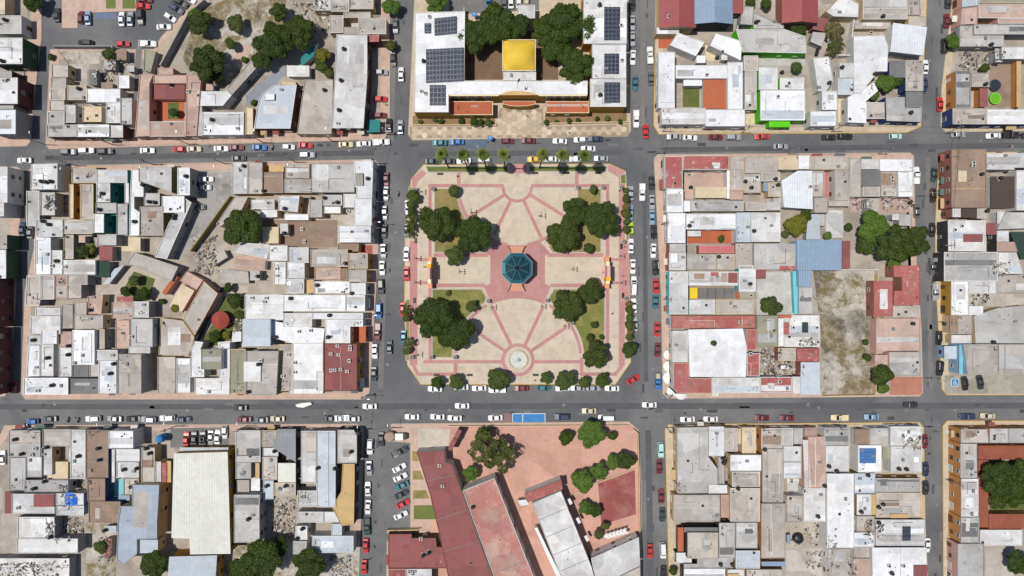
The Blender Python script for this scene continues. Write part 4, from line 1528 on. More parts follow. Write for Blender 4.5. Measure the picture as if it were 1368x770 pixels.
for i in range(8):
    a = 2*math.pi*i/8; m = MB(); x, y = 4.35*math.cos(a), 4.35*math.sin(a); m.lathe([(.2, 1.25), (.2, 1.5), (.1, 1.6), (.09, 4.5), (.2, 4.72)], 10, c=(x, y, 0)); m.build('column', M_TEAL, bs)
    a2 = a + 2*math.pi/8
    if i not in (1, 5):
        m = MB(); p0, p1 = (x, y), (4.35*math.cos(a2), 4.35*math.sin(a2))
        for z in (1.5, 2.1): m.tube((*p0, z), (*p1, z), .035, .035, 6)
        for j in range(1, 9): u = j/9; m.tube((p0[0] + (p1[0] - p0[0])*u, p0[1] + (p1[1] - p0[1])*u, 1.5), (p0[0] + (p1[0] - p0[0])*u, p0[1] + (p1[1] - p0[1])*u, 2.1), .02, .02, 5)
        m.build('railing', M_BLACK, bs)
for sgn in (1, -1):
    st = link('stair', None, bs, rz=R(-22.5) + (0 if sgn > 0 else math.pi)); m = MB()
    for j in range(6): w = 1.45 + .17*j; m.box(-w, 4.3 + .42*j, 0, w, 4.73 + .42*j, 1.1 - .18*j)
    m.build('step', plain('step_tile', (200, 144, 118), .85), st)
    for sx in (-1, 1):
        m = MB(); pts = [(sx*1.6, 4.4), (sx*1.75, 5.1), (sx*2.1, 6.0), (sx*2.75, 6.9)]
        for (xa, ya), (xb, yb) in zip(pts, pts[1:]): m.tube((xa, ya, 1.0 - (ya - 4.4)*.24), (xb, yb, 1.0 - (yb - 4.4)*.24), .14, .14, 6); m.tube((xa, ya, 0), (xa, ya, 1.0 - (ya - 4.4)*.24), .12, .12, 6)
        m.build('stair_wall', M_WOOD, st)
# fountain
fx, fy = px(692, 481); ft = thing('fountain', 'round pale fountain basin with a small central jet pedestal', 'fountain', (fx, fy, .16))
b = MB(); b.lathe([(3.0, 0), (3.0, .55), (2.62, .55), (2.6, .1)], 40); b.build('rim', M_CREAMSLAB, ft)
b = MB(); b.lathe([(2.62, .02), (2.62, .12)], 40); b.build('basin_floor', plain('basin_white', (206, 208, 198), .6, var=.2, sc=1.5), ft)
def water():
    t = NT('shallow_water'); t.b.inputs['Transmission Weight'].default_value = 1; t.b.inputs['IOR'].default_value = 1.33; t.b.inputs['Alpha'].default_value = .25
    t.bump(t.noise(t.pos(), 3, 3), .1, .02); return t.done((.8, .9, .88, 1), .05, .5)
b = MB(); b.face([(2.6*math.cos(2*math.pi*i/40), 2.6*math.sin(2*math.pi*i/40), .3) for i in range(40)]); b.build('water', water(), ft)
b = MB(); b.lathe([(.34, .1), (.30, .3), (.16, .45), (.16, .8), (.5, .95), (.55, 1.02), (.1, 1.0), (.08, 1.3)], 16); b.build('pedestal', M_CONC, ft)
# stage walls on both sides
M_SAL = plain('salmon_plaster', (220, 150, 110), .85); M_PK = plain('pink_plaster', (206, 166, 156), .85); M_GOLD = plain('gold_plaster', (222, 168, 44), .85)
for k, (x, sgn, lab) in enumerate(((574.5, 1, 'stepped pastel stage wall facing the hotel side street'), (811, -1, 'stepped pastel stage wall facing the red corner house street'))):
    x0, y0 = px(x, 364.5, 3); o = thing('stage_wall', lab, 'stage wall', (x0, y0, .16), 0 if sgn > 0 else math.pi)
    for a0, a1, h, mt, th in ((-4.8, -3.3, 3.0, M_SAL, 1.1), (-3.3, -2.0, 4.6, M_CREAM, .9), (-2.0, 1.3, 6.6, M_PK, .75), (1.3, 2.5, 5.9, M_GOLD, 1.2), (2.5, 3.4, 4.6, M_CREAM, 1.0), (3.4, 4.8, 3.0, M_SAL, 1.15)):
        m = MB(); m.box(-th/2, a0 + .003, 0, th/2, a1 - .003, h); m.box(-th/2 - .06, a0 + .05, h, th/2 + .06, a1 - .05, h + .12); m.build('wall_block', mt, o)
    m = MB(); m.prism([(.9*math.cos(R(t)) + .42, 2.2*math.sin(R(t)) - .2) for t in range(-90, 91, 15)], 0, .9); m.build('apron', M_PK, o)
    for yy in (-2.7, 1.9): m = MB(); m.box(-.75, yy - .35, 0, -.48, yy + .35, 2.2); m.build('doorway', M_BLACK, o)
# lamps and benches
q = MB(); q.lathe([(.24, 0), (.24, .25), (.12, .4), (.07, .6), (.055, 3.9), (.09, 4.0)], 8)
LP_POST = q.mesh('post', M_BLACK); q = MB(); q.tube((0, -.6, 3.7), (0, .6, 3.7), .035, .035, 6); q.tube((0, -.6, 3.7), (0, -.6, 3.95), .05, .08, 6); q.tube((0, .6, 3.7), (0, .6, 3.95), .05, .08, 6); LP_ARM = q.mesh('arm', M_BLACK)
q = MB(); q.lathe([(.08, 0), (.2, .1), (.24, .25), (.18, .4), (.04, .47)], 10); LP_G = q.mesh('globe', M_GLOBE, True)
def lamp(t, x, y, label, group):
    w = tp(TL[t], x, y); o = thing('plaza_lamp', label, 'street lamp', (w[0], w[1], .155), 0, group); link('post', LP_POST, o); link('arm', LP_ARM, o)
    for yy, z in ((0, 4.0), (-.6, 3.95), (.6, 3.95)): link('globe', LP_G, o, (0, yy, z))
for t, x, y, lab in (('i', 425, 402, 'palm end paving beside the first shade tree'), ('i', 365, 705, 'slab between bandstand and the hotel side stage wall'), ('i', 780, 420, 'rose spoke nearest the palm end pair of large trees'), ('j', 250, 692, 'slab between bandstand and the red corner stage wall'),
                     ('o', 528, 195, 'fountain spoke by the mown sunny garden'), ('o', 783, 192, 'fountain spoke by the twin dark trees'), ('o', 900, 292, 'outer fountain spoke below the twin dark trees'), ('i', 140, 637, 'hotel side kerb at the upper stage wall end'), ('o', 138, 68, 'hotel side kerb at the lower stage wall end'),
                     ('o', 148, 440, 'hotel side kerb near the fountain end corner'), ('j', 495, 625, 'red corner side kerb at the upper stage wall end'), ('p', 500, 70, 'red corner side kerb at the lower stage wall end'), ('i', 165, 295, 'hotel side kerb near the palm end corner'), ('j', 490, 290, 'red corner side kerb near the palm end corner'), ('o', 450, 312, 'outer fountain spoke beside the great spreading tree')):
    lamp(t, x, y, 'black three globe lamp on the ' + lab, 'three globe plaza lamps')
def bench_parts():
    L = []; a = MB()
    for i in range(4): q = MB(); q.box(-.85, -.22 + .12*i, .42, .85, -.13 + .12*i, .46); L.append(('seat_slat', q.mesh('seat_slat', M_BLACK)))
    for i in range(3): q = MB(); q.box(-.85, .27 + .02*i, .55 + .13*i, .85, .31 + .02*i, .64 + .13*i); L.append(('back_slat', q.mesh('back_slat', M_BLACK)))
    for s in (-1, 1): q = MB(); q.box(s*.75 - .04, -.22, 0, s*.75 + .04, .27, .42); q.box(s*.75 - .04, .23, .42, s*.75 + .04, .27, .9); L.append(('leg', q.mesh('leg', M_BLACK)))
    return L
BENCH = bench_parts()
def bench(t, x, y, rz, label, group):
    w = tp(TL[t], x, y); o = thing('park_bench', label, 'bench', (w[0], w[1], .156), rz, group)
    for n_, me in BENCH: link(n_, me, o)
for t, x, y, side in (('i', 262, 205, 'p'), ('i', 425, 205, 'p'), ('i', 750, 200, 'p'), ('i', 910, 200, 'p'), ('j', 215, 199, 'p'), ('j', 380, 199, 'p')): bench(t, x, y, 0, 'black iron bench along the lawn strips under the palms', 'benches under the palms')
for t, x, y in (('o', 243, 541), ('o', 413, 541), ('o', 752, 541)): bench(t, x, y, math.pi, 'black iron bench between the fountain and the kerbside trees', 'benches near the fountain')
for t, x, y in (('o', 132, 160), ('i', 138, 545)): bench(t, x, y, R(90), 'black iron bench beside the hotel side planting', 'benches on the hotel side')
for t, x, y in (('j', 497, 575), ('p', 505, 135)): bench(t, x, y, R(-90), 'black iron bench beside the red corner side planting', 'benches on the red corner side')
# litter bins / urns at the garden corners
q = MB(); q.lathe([(.34, 0), (.5, .2), (.42, .5), (.55, .95), (.62, 1.05), (.5, 1.05), (.46, .9)], 12); URN = q.mesh('urn', plain('stone_urn', (120, 116, 110), .9))
q = MB(); q.box(-.65, -.65, 0, .65, .65, .5); PED = q.mesh('plinth', M_CONC)
for t, x, y, lab in (('i', 229, 283, 'the dry garden with the round shrub'), ('i', 138, 288, 'the olive hedge at the palm end'), ('j', 275, 275, 'the paved gap before the big tree pair'), ('j', 404, 275, 'the garden with the small light shrub'), ('j', 498, 275, 'the brown hedge at the palm end'), ('j', 510, 552, 'the red corner kerb by the stage wall'),
                     ('o', 222, 450, 'the orange dirt corner below the spreading tree'), ('o', 342, 450, 'the kerb end below the spreading tree'), ('o', 122, 450, 'the hotel side hedge end'), ('o', 512, 163, 'the sunny garden tip at the bandstand'), ('o', 812, 160, 'the shaded garden tip at the bandstand'), ('o', 940, 275, 'the garden curve below the twin trees'), ('p', 520, 150, 'the fountain side hedge start'), ('p', 522, 447, 'the fountain side hedge end')):
    w = tp(TL[t], x, y); o = thing('stone_urn', 'weathered stone urn on a plinth beside ' + lab, 'urn', (w[0], w[1], .16)); link('plinth', PED, o); link('urn', URN, o, (0, 0, .5))
# ---------------------------------------------------------------- palace details
def solar(t, x0, y0, x1, y1, nx, ny, h, label, blue=False, skew=0):
    a, c = tp(TL[t], x0, y1, h), tp(TL[t], x1, y0, h); w, l = (c[0] - a[0])/nx, (c[1] - a[1])/ny; o = thing('solar_array', label, 'solar panels', (a[0], a[1], roof_at(((a[0] + c[0])/2, (a[1] + c[1])/2))))
    m = MB(); m.box(.03, .03, .004, w - .07, l - .08, .05, 0)
    for i in range(1, 3): m.box(w*i/3 - .015, .06, .05, w*i/3 + .015, l - .1, .056, 1)
    m.box(.06, l/2 - .02, .05, w - .09, l/2 + .02, .054, 1)
    me = m.mesh('panel', [SOL_B if blue else SOL, M_STEEL])
    for i in range(nx):
        for j in range(ny): link('panel', me, o, (i*w, j*l + skew*i, .32 + .1*j*.3))
    m = MB()
    for i in range(nx + 1): m.tube((min(i*w, nx*w - .1), .05, .25), (min(i*w, nx*w - .1), ny*l - .1, .25 + .03*(ny - 1)), .04, .04, 4); m.tube((min(i*w, nx*w - .1), .2, 0), (min(i*w, nx*w - .1), .2, .26), .04, .04, 4); m.tube((min(i*w, nx*w - .1), ny*l - .3, 0), (min(i*w, nx*w - .1), ny*l - .3, .25 + .03*(ny - 1)), .04, .04, 4)
    m.build('rack', M_STEEL, o)
SOL = plain('solar_cell_dark', (38, 46, 62), .2, .5, var=.2, sc=1); SOL_B = plain('solar_cell_blue', (58, 110, 170), .2, .5, var=.2, sc=1)
solar('c', 180, 118, 215, 170, 2, 3, 8.2, 'small dark solar array beside the palace roof edge')
solar('c', 232, 92, 348, 182, 7, 4, 8.2, 'broad dark solar array near the palace rear wall', skew=.1)
solar('c', 188, 252, 385, 426, 11, 7, 8.2, 'largest dark solar array on the palace roof', skew=.05)
solar('c', 207, 436, 290, 542, 4, 4, 8.1, 'dark solar array nearest the palace street corner')
solar('d', 413, 34, 495, 205, 4, 8, 7.8, 'long dark solar array on the palace solar wing')
solar('d', 413, 275, 490, 380, 4, 5, 7.8, 'middle dark solar array on the palace solar wing')
solar('d', 413, 422, 495, 528, 4, 5, 7.8, 'dark solar array beside the terracotta palace terrace')
solar('x', 205, 198, 278, 266, 4, 4, 5.4, 'bright blue solar panels on a white roof', True)
solar('x', 395, 548, 432, 612, 3, 3, 5.4, 'small black solar panels on a pale roof')
# upper windows, pilasters and cornice of the palace front
PH = next(q for q in HL if 'ochre front' in q['label']); pr_ = PH['root']; fy_ = tp(TL['c'], 600, 488, PH['ss'][0]['h'])[1]
for xt in (330, 375, 420, 465, 510, 600, 640, 690, 730, 830, 875, 920, 965, 1005):
    xw = tp(TL['c'], xt, 488, PH['ss'][0]['h'])[0]; put(WIN[0], 'window', pr_, (xw, fy_ - .012, 4.75), 0, (1.5, 1, 2.2))
    m = MB(); m.box(xw - 1.3 - pr_.location.x, fy_ - .16 - pr_.location.y, .2, xw - 1.05 - pr_.location.x, fy_ - .003 - pr_.location.y, 7.2); m.build('pilaster', M_CREAM, pr_)
m = MB(); xa, xb = tp(TL['c'], 310, 488, 7.9)[0] - pr_.location.x, tp(TL['c'], 1018, 488, 7.9)[0] - pr_.location.x; m.box(xa, fy_ - .32 - pr_.location.y, 7.22, xb, fy_ - .003 - pr_.location.y, 7.46); m.build('cornice', M_CREAM, pr_)
# yellow tensioned canopy
hx = 7.6; (x0, y1), (x1, y0) = tp(TL['c'], 585, 205, hx), tp(TL['c'], 750, 360, hx); cx, cy = (x0 + x1)/2, (y0 + y1)/2
cn = thing('yellow_canopy', 'bright yellow tensioned canopy over the palace courtyard', 'canopy', (cx, cy, .16)); m = MB(); N = 12; hw, hl = (x1 - x0)/2, (y1 - y0)/2
def cpt(i, j): u, v = -1 + 2*i/N, -1 + 2*j/N; return (u*hw*(1 - .05*v**4), v*hl*(1 - .05*u**4), hx - .6 + 2.2*(1 - u*u)**.8*(1 - v*v)**.8)
for i in range(N):
    for j in range(N): m.face([cpt(i, j), cpt(i + 1, j), cpt(i + 1, j + 1), cpt(i, j + 1)])
me = m.mesh('fabric', surf('yellow_fabric', (226, 188, 58), (198, 166, 78), .7, .4, .03, .02, rough=.6), True)
bm = bmesh.new(); bm.from_mesh(me); bmesh.ops.remove_doubles(bm, verts=bm.verts, dist=.001); bm.to_mesh(me); bm.free(); link('fabric', me, cn)
for sx in (-1, 1):
    for sy in (-1, 1): m = MB(); m.tube((sx*hw*.99, sy*hl*.99, 0), (sx*hw*.99, sy*hl*.99, hx - .55), .16, .14, 8); m.build('post', M_CREAM, cn)
m = MB(); ring(m, [(-hw - .2, -hl - .2), (hw + .2, -hl - .2), (hw + .2, hl + .2), (-hw - .2, hl + .2)], [(-hw - .02, -hl - .02), (hw + .02, -hl - .02), (hw + .02, hl + .02), (-hw - .02, hl + .02)], hx - .75, hx - .5); m.build('edge_beam', M_CREAM, cn)
# courtyard walls
def wall_line(pts, h, th, mat, label, z0=.15):
    m = MB()
    for a, c in zip(pts, pts[1:]):
        a, c = Vector(a), Vector(c); d = (c - a).normalized(); n_ = Vector((-d.y, d.x))*th/2; e = d*th*.49
        m.prism(ccw([tuple(a - n_ - e), tuple(c - n_ + e), tuple(c + n_ + e), tuple(a + n_ - e)]), z0, z0 + h + .001*len(m.f))
    o = m.build('boundary_wall', mat); o['label'] = label; o['category'] = 'wall'; return o
wall_line(tpoly('c', 388, 62, 388, 408), 3.0, .3, WALL['c'], 'cream courtyard wall beside the largest solar array')
wall_line(tpoly('c', 125, 648, 548, 648), 1.0, .3, WALL['c'], 'low cream garden wall along the first palace bed')
wall_line(tpoly('d', 100, 640, 530, 632), 1.0, .3, WALL['c'], 'low cream garden wall along the second palace bed')
wall_line(tpoly('a', 300, 252, 600, 252, 600, 262), 2.4, .3, WALL['g'], 'grey rendered wall along the car park')
wall_line(tpoly('a', 1070, 20, 990, 90, 905, 250, 850, 350), 3.0, .4, WALL['g'], 'tall grey wall along the stone walkway')
wall_line(tpoly('f', 100, 92, 185, 92, 160, 300, 105, 300), 2.6, .3, WALL['w'], 'white wall round the dry tree yard')
wall_line(tpoly('f', 60, 60, 0, 290), 2.4, .3, WALL['k'], 'dark wall beside the planted alley')
wall_line(P(1086, 361, 1168, 361), 2.2, .25, WALL['w'], 'pale wall closing the vacant lot behind the blue hall')
wall_line(P(1168, 368, 1165, 527, 1098, 528), 2.2, .25, WALL['c'], 'tan wall round the street side of the vacant lot')
wall_line(tpoly('h', 0, 600, 200, 325), 2.8, .3, WALL['v'], 'olive wall between the drive yard and the scrap lot')
wall_line(tpoly('n', 150, 95, 10, 400), 2.8, .3, WALL['k'], 'dark wall beside the round red thatch')
wall_line(tpoly('e', 470, 150, 470, 210), 2.4, .25, WALL['w'], 'short white wall behind the tilted roofs')
wall_line(P(519, 706, 560, 705), 2.0, .25, WALL['c'], 'cream wall at the end of the angled parking')
wall_line(P(846, 573, 851, 578, 853, 640, 854, 718), 1.4, .25, WALL['c'], 'cream school fence wall along the sloping street')
wall_line(tpoly('v', 205, 410, 330, 350, 498, 288), .5, .3, WALL['c'], 'low kerb wall above the dark red court')
wall_line(P(600, 568.5, 838, 567.5), 1.3, .2, WALL['c'], 'cream school wall along the street with blue bays')
# palace beds and planting soil
for pts in (tpoly('c', 122, 595, 545, 598, 545, 642, 122, 642), tpoly('d', 108, 590, 528, 560, 528, 628, 108, 634)): area_sheet('garden_bed', pts, surf('bed_soil', (150, 122, 90), (96, 100, 50), .7, .4, .1, .05), .163)
# front forecourt of hexagonal slabs
r6 = 1.02; SLAB = MB(); SLAB.prism([(r6*.955*math.cos(R(60*i)), r6*.955*math.sin(R(60*i))) for i in range(6)], 0, .012); SLABS = []
for i, c in enumerate(((206, 190, 164), (196, 178, 152), (212, 196, 172), (190, 174, 150))): SLABS.append(SLAB.mesh('paving_slab', surf('forecourt_slab_%d' % i, c, (160, 142, 118), .4, .3, .08, .06)))
fore = ccw(tpoly('c', 105, 655, 545, 655, 570, 560, 790, 560, 795, 652, 1230, 640, 1235, 690, 1225, 705, 108, 712)); x0, y0 = min(q[0] for q in fore), min(q[1] for q in fore); x1, y1 = max(q[0] for q in fore), max(q[1] for q in fore)
fi = inset(fore, .62); i = 0; x = x0
pb_ = area_sheet('forecourt', fore, surf('forecourt_joint', (168, 152, 130), (148, 132, 112), .4, .2), .154)
while x < x1:
    y = y0 + (r6*.866 if i % 2 else 0)
    while y < y1:
        if inside((x, y), fi): link('paving_slab', SLABS[rnd.randrange(4)], pb_, (x, y, .156))
        y += r6*1.732
    x += r6*1.5; i += 1
# flag
wx, wy = tp(TL['c'], 657, 520, 0); fz = roof_at((wx, wy + 1.5)); fl = thing('flag_pole', 'tall pole with green white and red flag at the palace entrance', 'flag', (wx, wy + 1.2, 9.0))
m = MB(); m.tube((0, 0, -.2), (0, 0, 7.5), .06, .04, 8); m.build('pole', M_WHITE, fl)
FM = [plain('flag_green', (20, 104, 70), .8), plain('flag_white', (226, 226, 220), .8), plain('flag_red', (196, 30, 48), .8)]
for k in range(3):
    m = MB(); n = 5
    for i in range(n):
        f = lambda u: (-.25 + .10*math.sin(u*3 + k), .0 + u*.0 + .25*math.sin(u*2.0), 0)
        for j in range(4):
            def q(i_, j_): u = (k*n + i_)/(3*n); return (.05 + .32*math.sin(u*9) *(.4 + .2*j_) + .1*j_, .1 + .25*math.cos(u*7)*(.3 + .25*j_) + .35*j_*.5, 7.2 - 2.6*u - .35*j_*.8)
            m.face([q(i, j), q(i + 1, j), q(i + 1, j + 1), q(i, j + 1)])
    m.build('flag_stripe', FM[k], fl)
# round extras
def tagged(o, label, cat, group=None):
    o['label'] = label; o['category'] = cat
    if group: o['group'] = group
    return o
w = tp(TL['n'], 130, 262, 3); th = thing('round_palapa', 'round red thatched shade roof in the planted yard', 'shade roof', (w[0], w[1], .16))
m = MB(); m.lathe([(2.75, 2.3), (2.7, 2.5), (1.4, 3.3), (.15, 4.0)], 20); m.build('roof', surf('red_thatch', (172, 78, 68), (140, 70, 60), .4, .3, .1), th)
for i in range(5): m = MB(); a = 2*math.pi*i/5; m.tube((2.2*math.cos(a), 2.2*math.sin(a), 0), (2.2*math.cos(a), 2.2*math.sin(a), 2.5), .08, .08, 6); m.build('post', M_WOOD, th)
for x, y, c, lab in ((928, 508, (120, 196, 40), 'lime green round trampoline in the brick yard'), (927, 440, (48, 56, 66), 'dark round trampoline in the brick yard')):
    w = tp(TL['f'], x, y, .9); o = thing('trampoline', lab, 'trampoline', (w[0], w[1], .19)); m = MB(); m.lathe([(1.75, .86), (1.8, .95), (1.55, .95), (1.5, .88)], 24); m.build('pad', plain('pad_%d' % c[0], c, .7), o)
    m = MB(); m.lathe([(1.52, .88), (1.52, .9)], 24); m.build('mat', plain('mat_%d' % c[0], tuple(int(v*.85) for v in c), .6), o)
    for i in range(4): m = MB(); a = i*1.57 + .4; m.tube((1.6*math.cos(a), 1.6*math.sin(a), 0), (1.6*math.cos(a), 1.6*math.sin(a), .88), .05, .05, 6); m.build('leg', M_STEEL, o)
w = tp(TL['s'], 710, 158, 4); o = thing('water_tank', 'big bright blue water tank in the shaded pit', 'water tank', (w[0], w[1], .16)); m = MB(); m.lathe([(1.15, 0), (1.2, .4), (1.2, 3.4), (.9, 3.9), (.3, 4.1)], 18); m.build('body', M_BLUE, o, True); m = MB(); m.lathe([(.32, 4.05), (.34, 4.2), (.2, 4.25)], 12); m.build('lid', M_BLUE, o)
w = tp(TL['w'], 695, 605, 2); o = thing('water_tank', 'very wide black water tank in the dirt yard', 'water tank', (w[0], w[1], .16)); m = MB(); m.lathe([(1.5, 0), (1.55, .3), (1.55, 1.5), (1.3, 1.8), (.3, 2.0)], 20); m.build('body', M_TANK, o, True); m = MB(); m.lathe([(.32, 1.95), (.34, 2.1), (.2, 2.15)], 12); m.build('lid', M_TANK, o)
w = tp(TL['s'], 315, 425, 4.5); z = roof_at(w); m = MB(); pr = random.Random(3); G = [[(-1.8 + i*.6, -2 + j*.66, z + pr.uniform(.05, .5)) for j in range(7)] for i in range(7)]
for i in range(6):
    for j in range(6):
        if i + j < 9: m.face([G[i][j], G[i + 1][j], G[i + 1][j + 1], G[i][j + 1]])
o = m.build('blue_tarpaulin', plain('blue_tarp', (30, 100, 190), .5)); o.location = (w[0], w[1], 0); tagged(o, 'crumpled blue tarpaulin over the jumbled white roofs', 'tarpaulin')
# school gate wall and white pergola
a, c = Vector(tp(TL['u'], 270, 205, 5)), Vector(tp(TL['u'], 318, 115, 5)); d = (c - a).normalized(); n_ = Vector((-d.y, d.x))*.6; o = thing('school_gate', 'tall maroon wall gate at the school entrance', 'gate', (a.x, a.y, .16))
for u0, u1, hh in ((0, .42, 5.2), (.42, .58, 5.6), (.58, 1.0, 5.2)):
    p0, p1 = (c - a)*u0, (c - a)*u1; m = MB(); m.prism(ccw([tuple(p0 - n_), tuple(p1 - n_), tuple(p1 + n_), tuple(p0 + n_)]), 0 if u0 != .42 else 3.2, hh); m.build('wall_block', ROOF['m'], o)
w = tp(TL['v'], 415, 582, 3); o = thing('white_pergola', 'curved white shade structure beside the sheet roofs', 'pergola', (w[0], w[1], .16), R(16))
for i in range(6):
    m = MB(); x = -3 + i*1.15; n = 8; ps = [(x + .35*math.sin(t*.9), -.9 + 1.8*t/n, 2.6 + .5*math.sin(math.pi*t/n)) for t in range(n + 1)]
    for p0, p1 in zip(ps, ps[1:]): m.face([(p0[0] - .5, p0[1], p0[2]), (p0[0] + .5, p0[1], p0[2]), (p1[0] + .5, p1[1], p1[2]), (p1[0] - .5, p1[1], p1[2])])
    m.build('vault', M_WHITE, o)
for x in (-3, 0, 2.8):
    for y in (-.85, .85): m = MB(); m.tube((x, y, 0), (x, y, 2.65), .06, .06, 6); m.build('post', M_STEEL, o)
# school hall fittings: roof seams
for i in range(3):
    w = tp(TL['v'], (200, 238, 275)[i], (440, 525, 605)[i], 4.5); o = thing('white_hood', 'white window hood on the long side of the grey school hall', 'hood', (w[0], w[1], 4.2), R(-62), 'hoods on the grey school hall'); m = MB(); m.loft([[(-.9, 0, 0), (-.9, .9, -.1), (-.9, .9, .05), (-.9, 0, .3)], [(.9, 0, 0), (.9, .9, -.1), (.9, .9, .05), (.9, 0, .3)]]); m.build('hood_shell', M_WHITE, o)
def seams(label, h, t, *ls):
    H_ = next(q for q in HL if q['label'] == label); r_ = H_['root']
    for x0, y0, x1, y1 in ls:
        a, c = Vector((*tp(TL[t], x0, y0, h), 0)) - Vector((r_.location.x, r_.location.y, 0)), Vector((*tp(TL[t], x1, y1, h), 0)) - Vector((r_.location.x, r_.location.y, 0)); z = H_['ss'][0]['zr'] - .15 + .02
        m = MB(); m.tube((a.x, a.y, z), (c.x, c.y, z), .09, .09, 4); m.build('roof_seam', M_PIPE, r_)
seams('grey roofed school hall with red tiled front', 7, 'u', (665, 522, 795, 467), (695, 600, 825, 545), (728, 680, 857, 624), (760, 752, 888, 697))
seams('worn red roofed middle school hall', 7, 'u', (405, 578, 535, 525), (475, 755, 612, 702))
seams('maroon roofed long school wing', 6, 'u', (168, 345, 290, 320), (212, 520, 345, 475), (245, 660, 400, 615))
# planters of the angled parking
for pts, mt in ((tpoly('u', 110, 452, 200, 452, 208, 515, 110, 515), LAWN), (tpoly('u', 108, 385, 165, 385, 180, 422, 108, 422), DRY), (tpoly('u', 106, 298, 140, 298, 155, 337, 106, 337), DRY), (tpoly('u', 104, 210, 122, 212, 132, 255, 104, 255), DRY)): area_sheet('lawn_bed', pts, mt, .168)
# half round white awnings of the market corner
for i, (x, y, a, rr) in enumerate(((132, 560, 180, 1.9), (150, 628, 225, 1.8), (195, 640, 270, 1.9), (130, 500, 180, 1.7), (128, 440, 180, 1.5))):
    w = tp(TL['q'], x, y, 2.9); m = MB(); n = 10
    rg = [[(0 if r0 == 0 else r0*rr*math.cos(R(-90 + 180*j/n)), r0*rr*math.sin(R(-90 + 180*j/n)), 3.3 - .7*r0*r0) for j in range(n + 1)] for r0 in (.02, .5, .85, 1)]
    for u in range(3):
        for j in range(n): m.face([rg[u][j], rg[u + 1][j], rg[u + 1][j + 1], rg[u][j + 1]])
    for j in range(n): p0, p1 = rg[3][j], rg[3][j + 1]; m.face([p0, (p0[0], p0[1], 2.35), (p1[0], p1[1], 2.35), p1])
    o = thing('round_awning', 'white half round awning on the red roofed market corner', 'awning', (w[0], w[1], 0), R(a), 'awnings on the market corner'); m.build('canvas', M_WHITE, o, True)
# ---------------------------------------------------------------- vehicles
def paint(name, c, metal=0.0):
    t = NT('paint_' + name); q = t.noise(t.pos(True), 1.4, 3); col = t.mix(t.ramp(q, .35, .7, 0, .18), rgb(*c), rgb(150, 140, 126)); m = t.done(col, .32, .5, metal)
    t.b.inputs['Coat Weight'].default_value = .6; t.b.inputs['Coat Roughness'].default_value = .08; return m
PAINT = {'w': ('white', (226, 226, 224)), 's': ('silver', (168, 172, 176)), 'g': ('grey', (98, 102, 106)), 'k': ('black', (22, 23, 26)), 'd': ('dark grey', (50, 55, 60)),
         'r': ('red', (190, 26, 36)), 'm': ('maroon', (108, 24, 36)), 'b': ('blue', (36, 108, 170)), 'n': ('navy', (28, 44, 76)), 'l': ('pale blue', (140, 168, 190)),
         't': ('teal', (48, 112, 122)), 'v': ('dark green', (36, 62, 58)), 'y': ('yellow', (232, 176, 30)), 'i': ('lime', (168, 196, 44)), 'c': ('cream', (214, 200, 160)), 'e': ('beige', (196, 184, 160)), 'a': ('mint', (176, 214, 208))}
PAINT = {k: (n, paint(n.replace(' ', '_'), c, .25 if k in 'sgdlt' else 0.0)) for k, (n, c) in PAINT.items()}
M_HL = plain('headlight_glass', (222, 226, 230), .15); M_TLT = plain('tail_light_red', (150, 16, 20), .25); M_LOAD = plain('load_tarp', (190, 176, 140), .9)
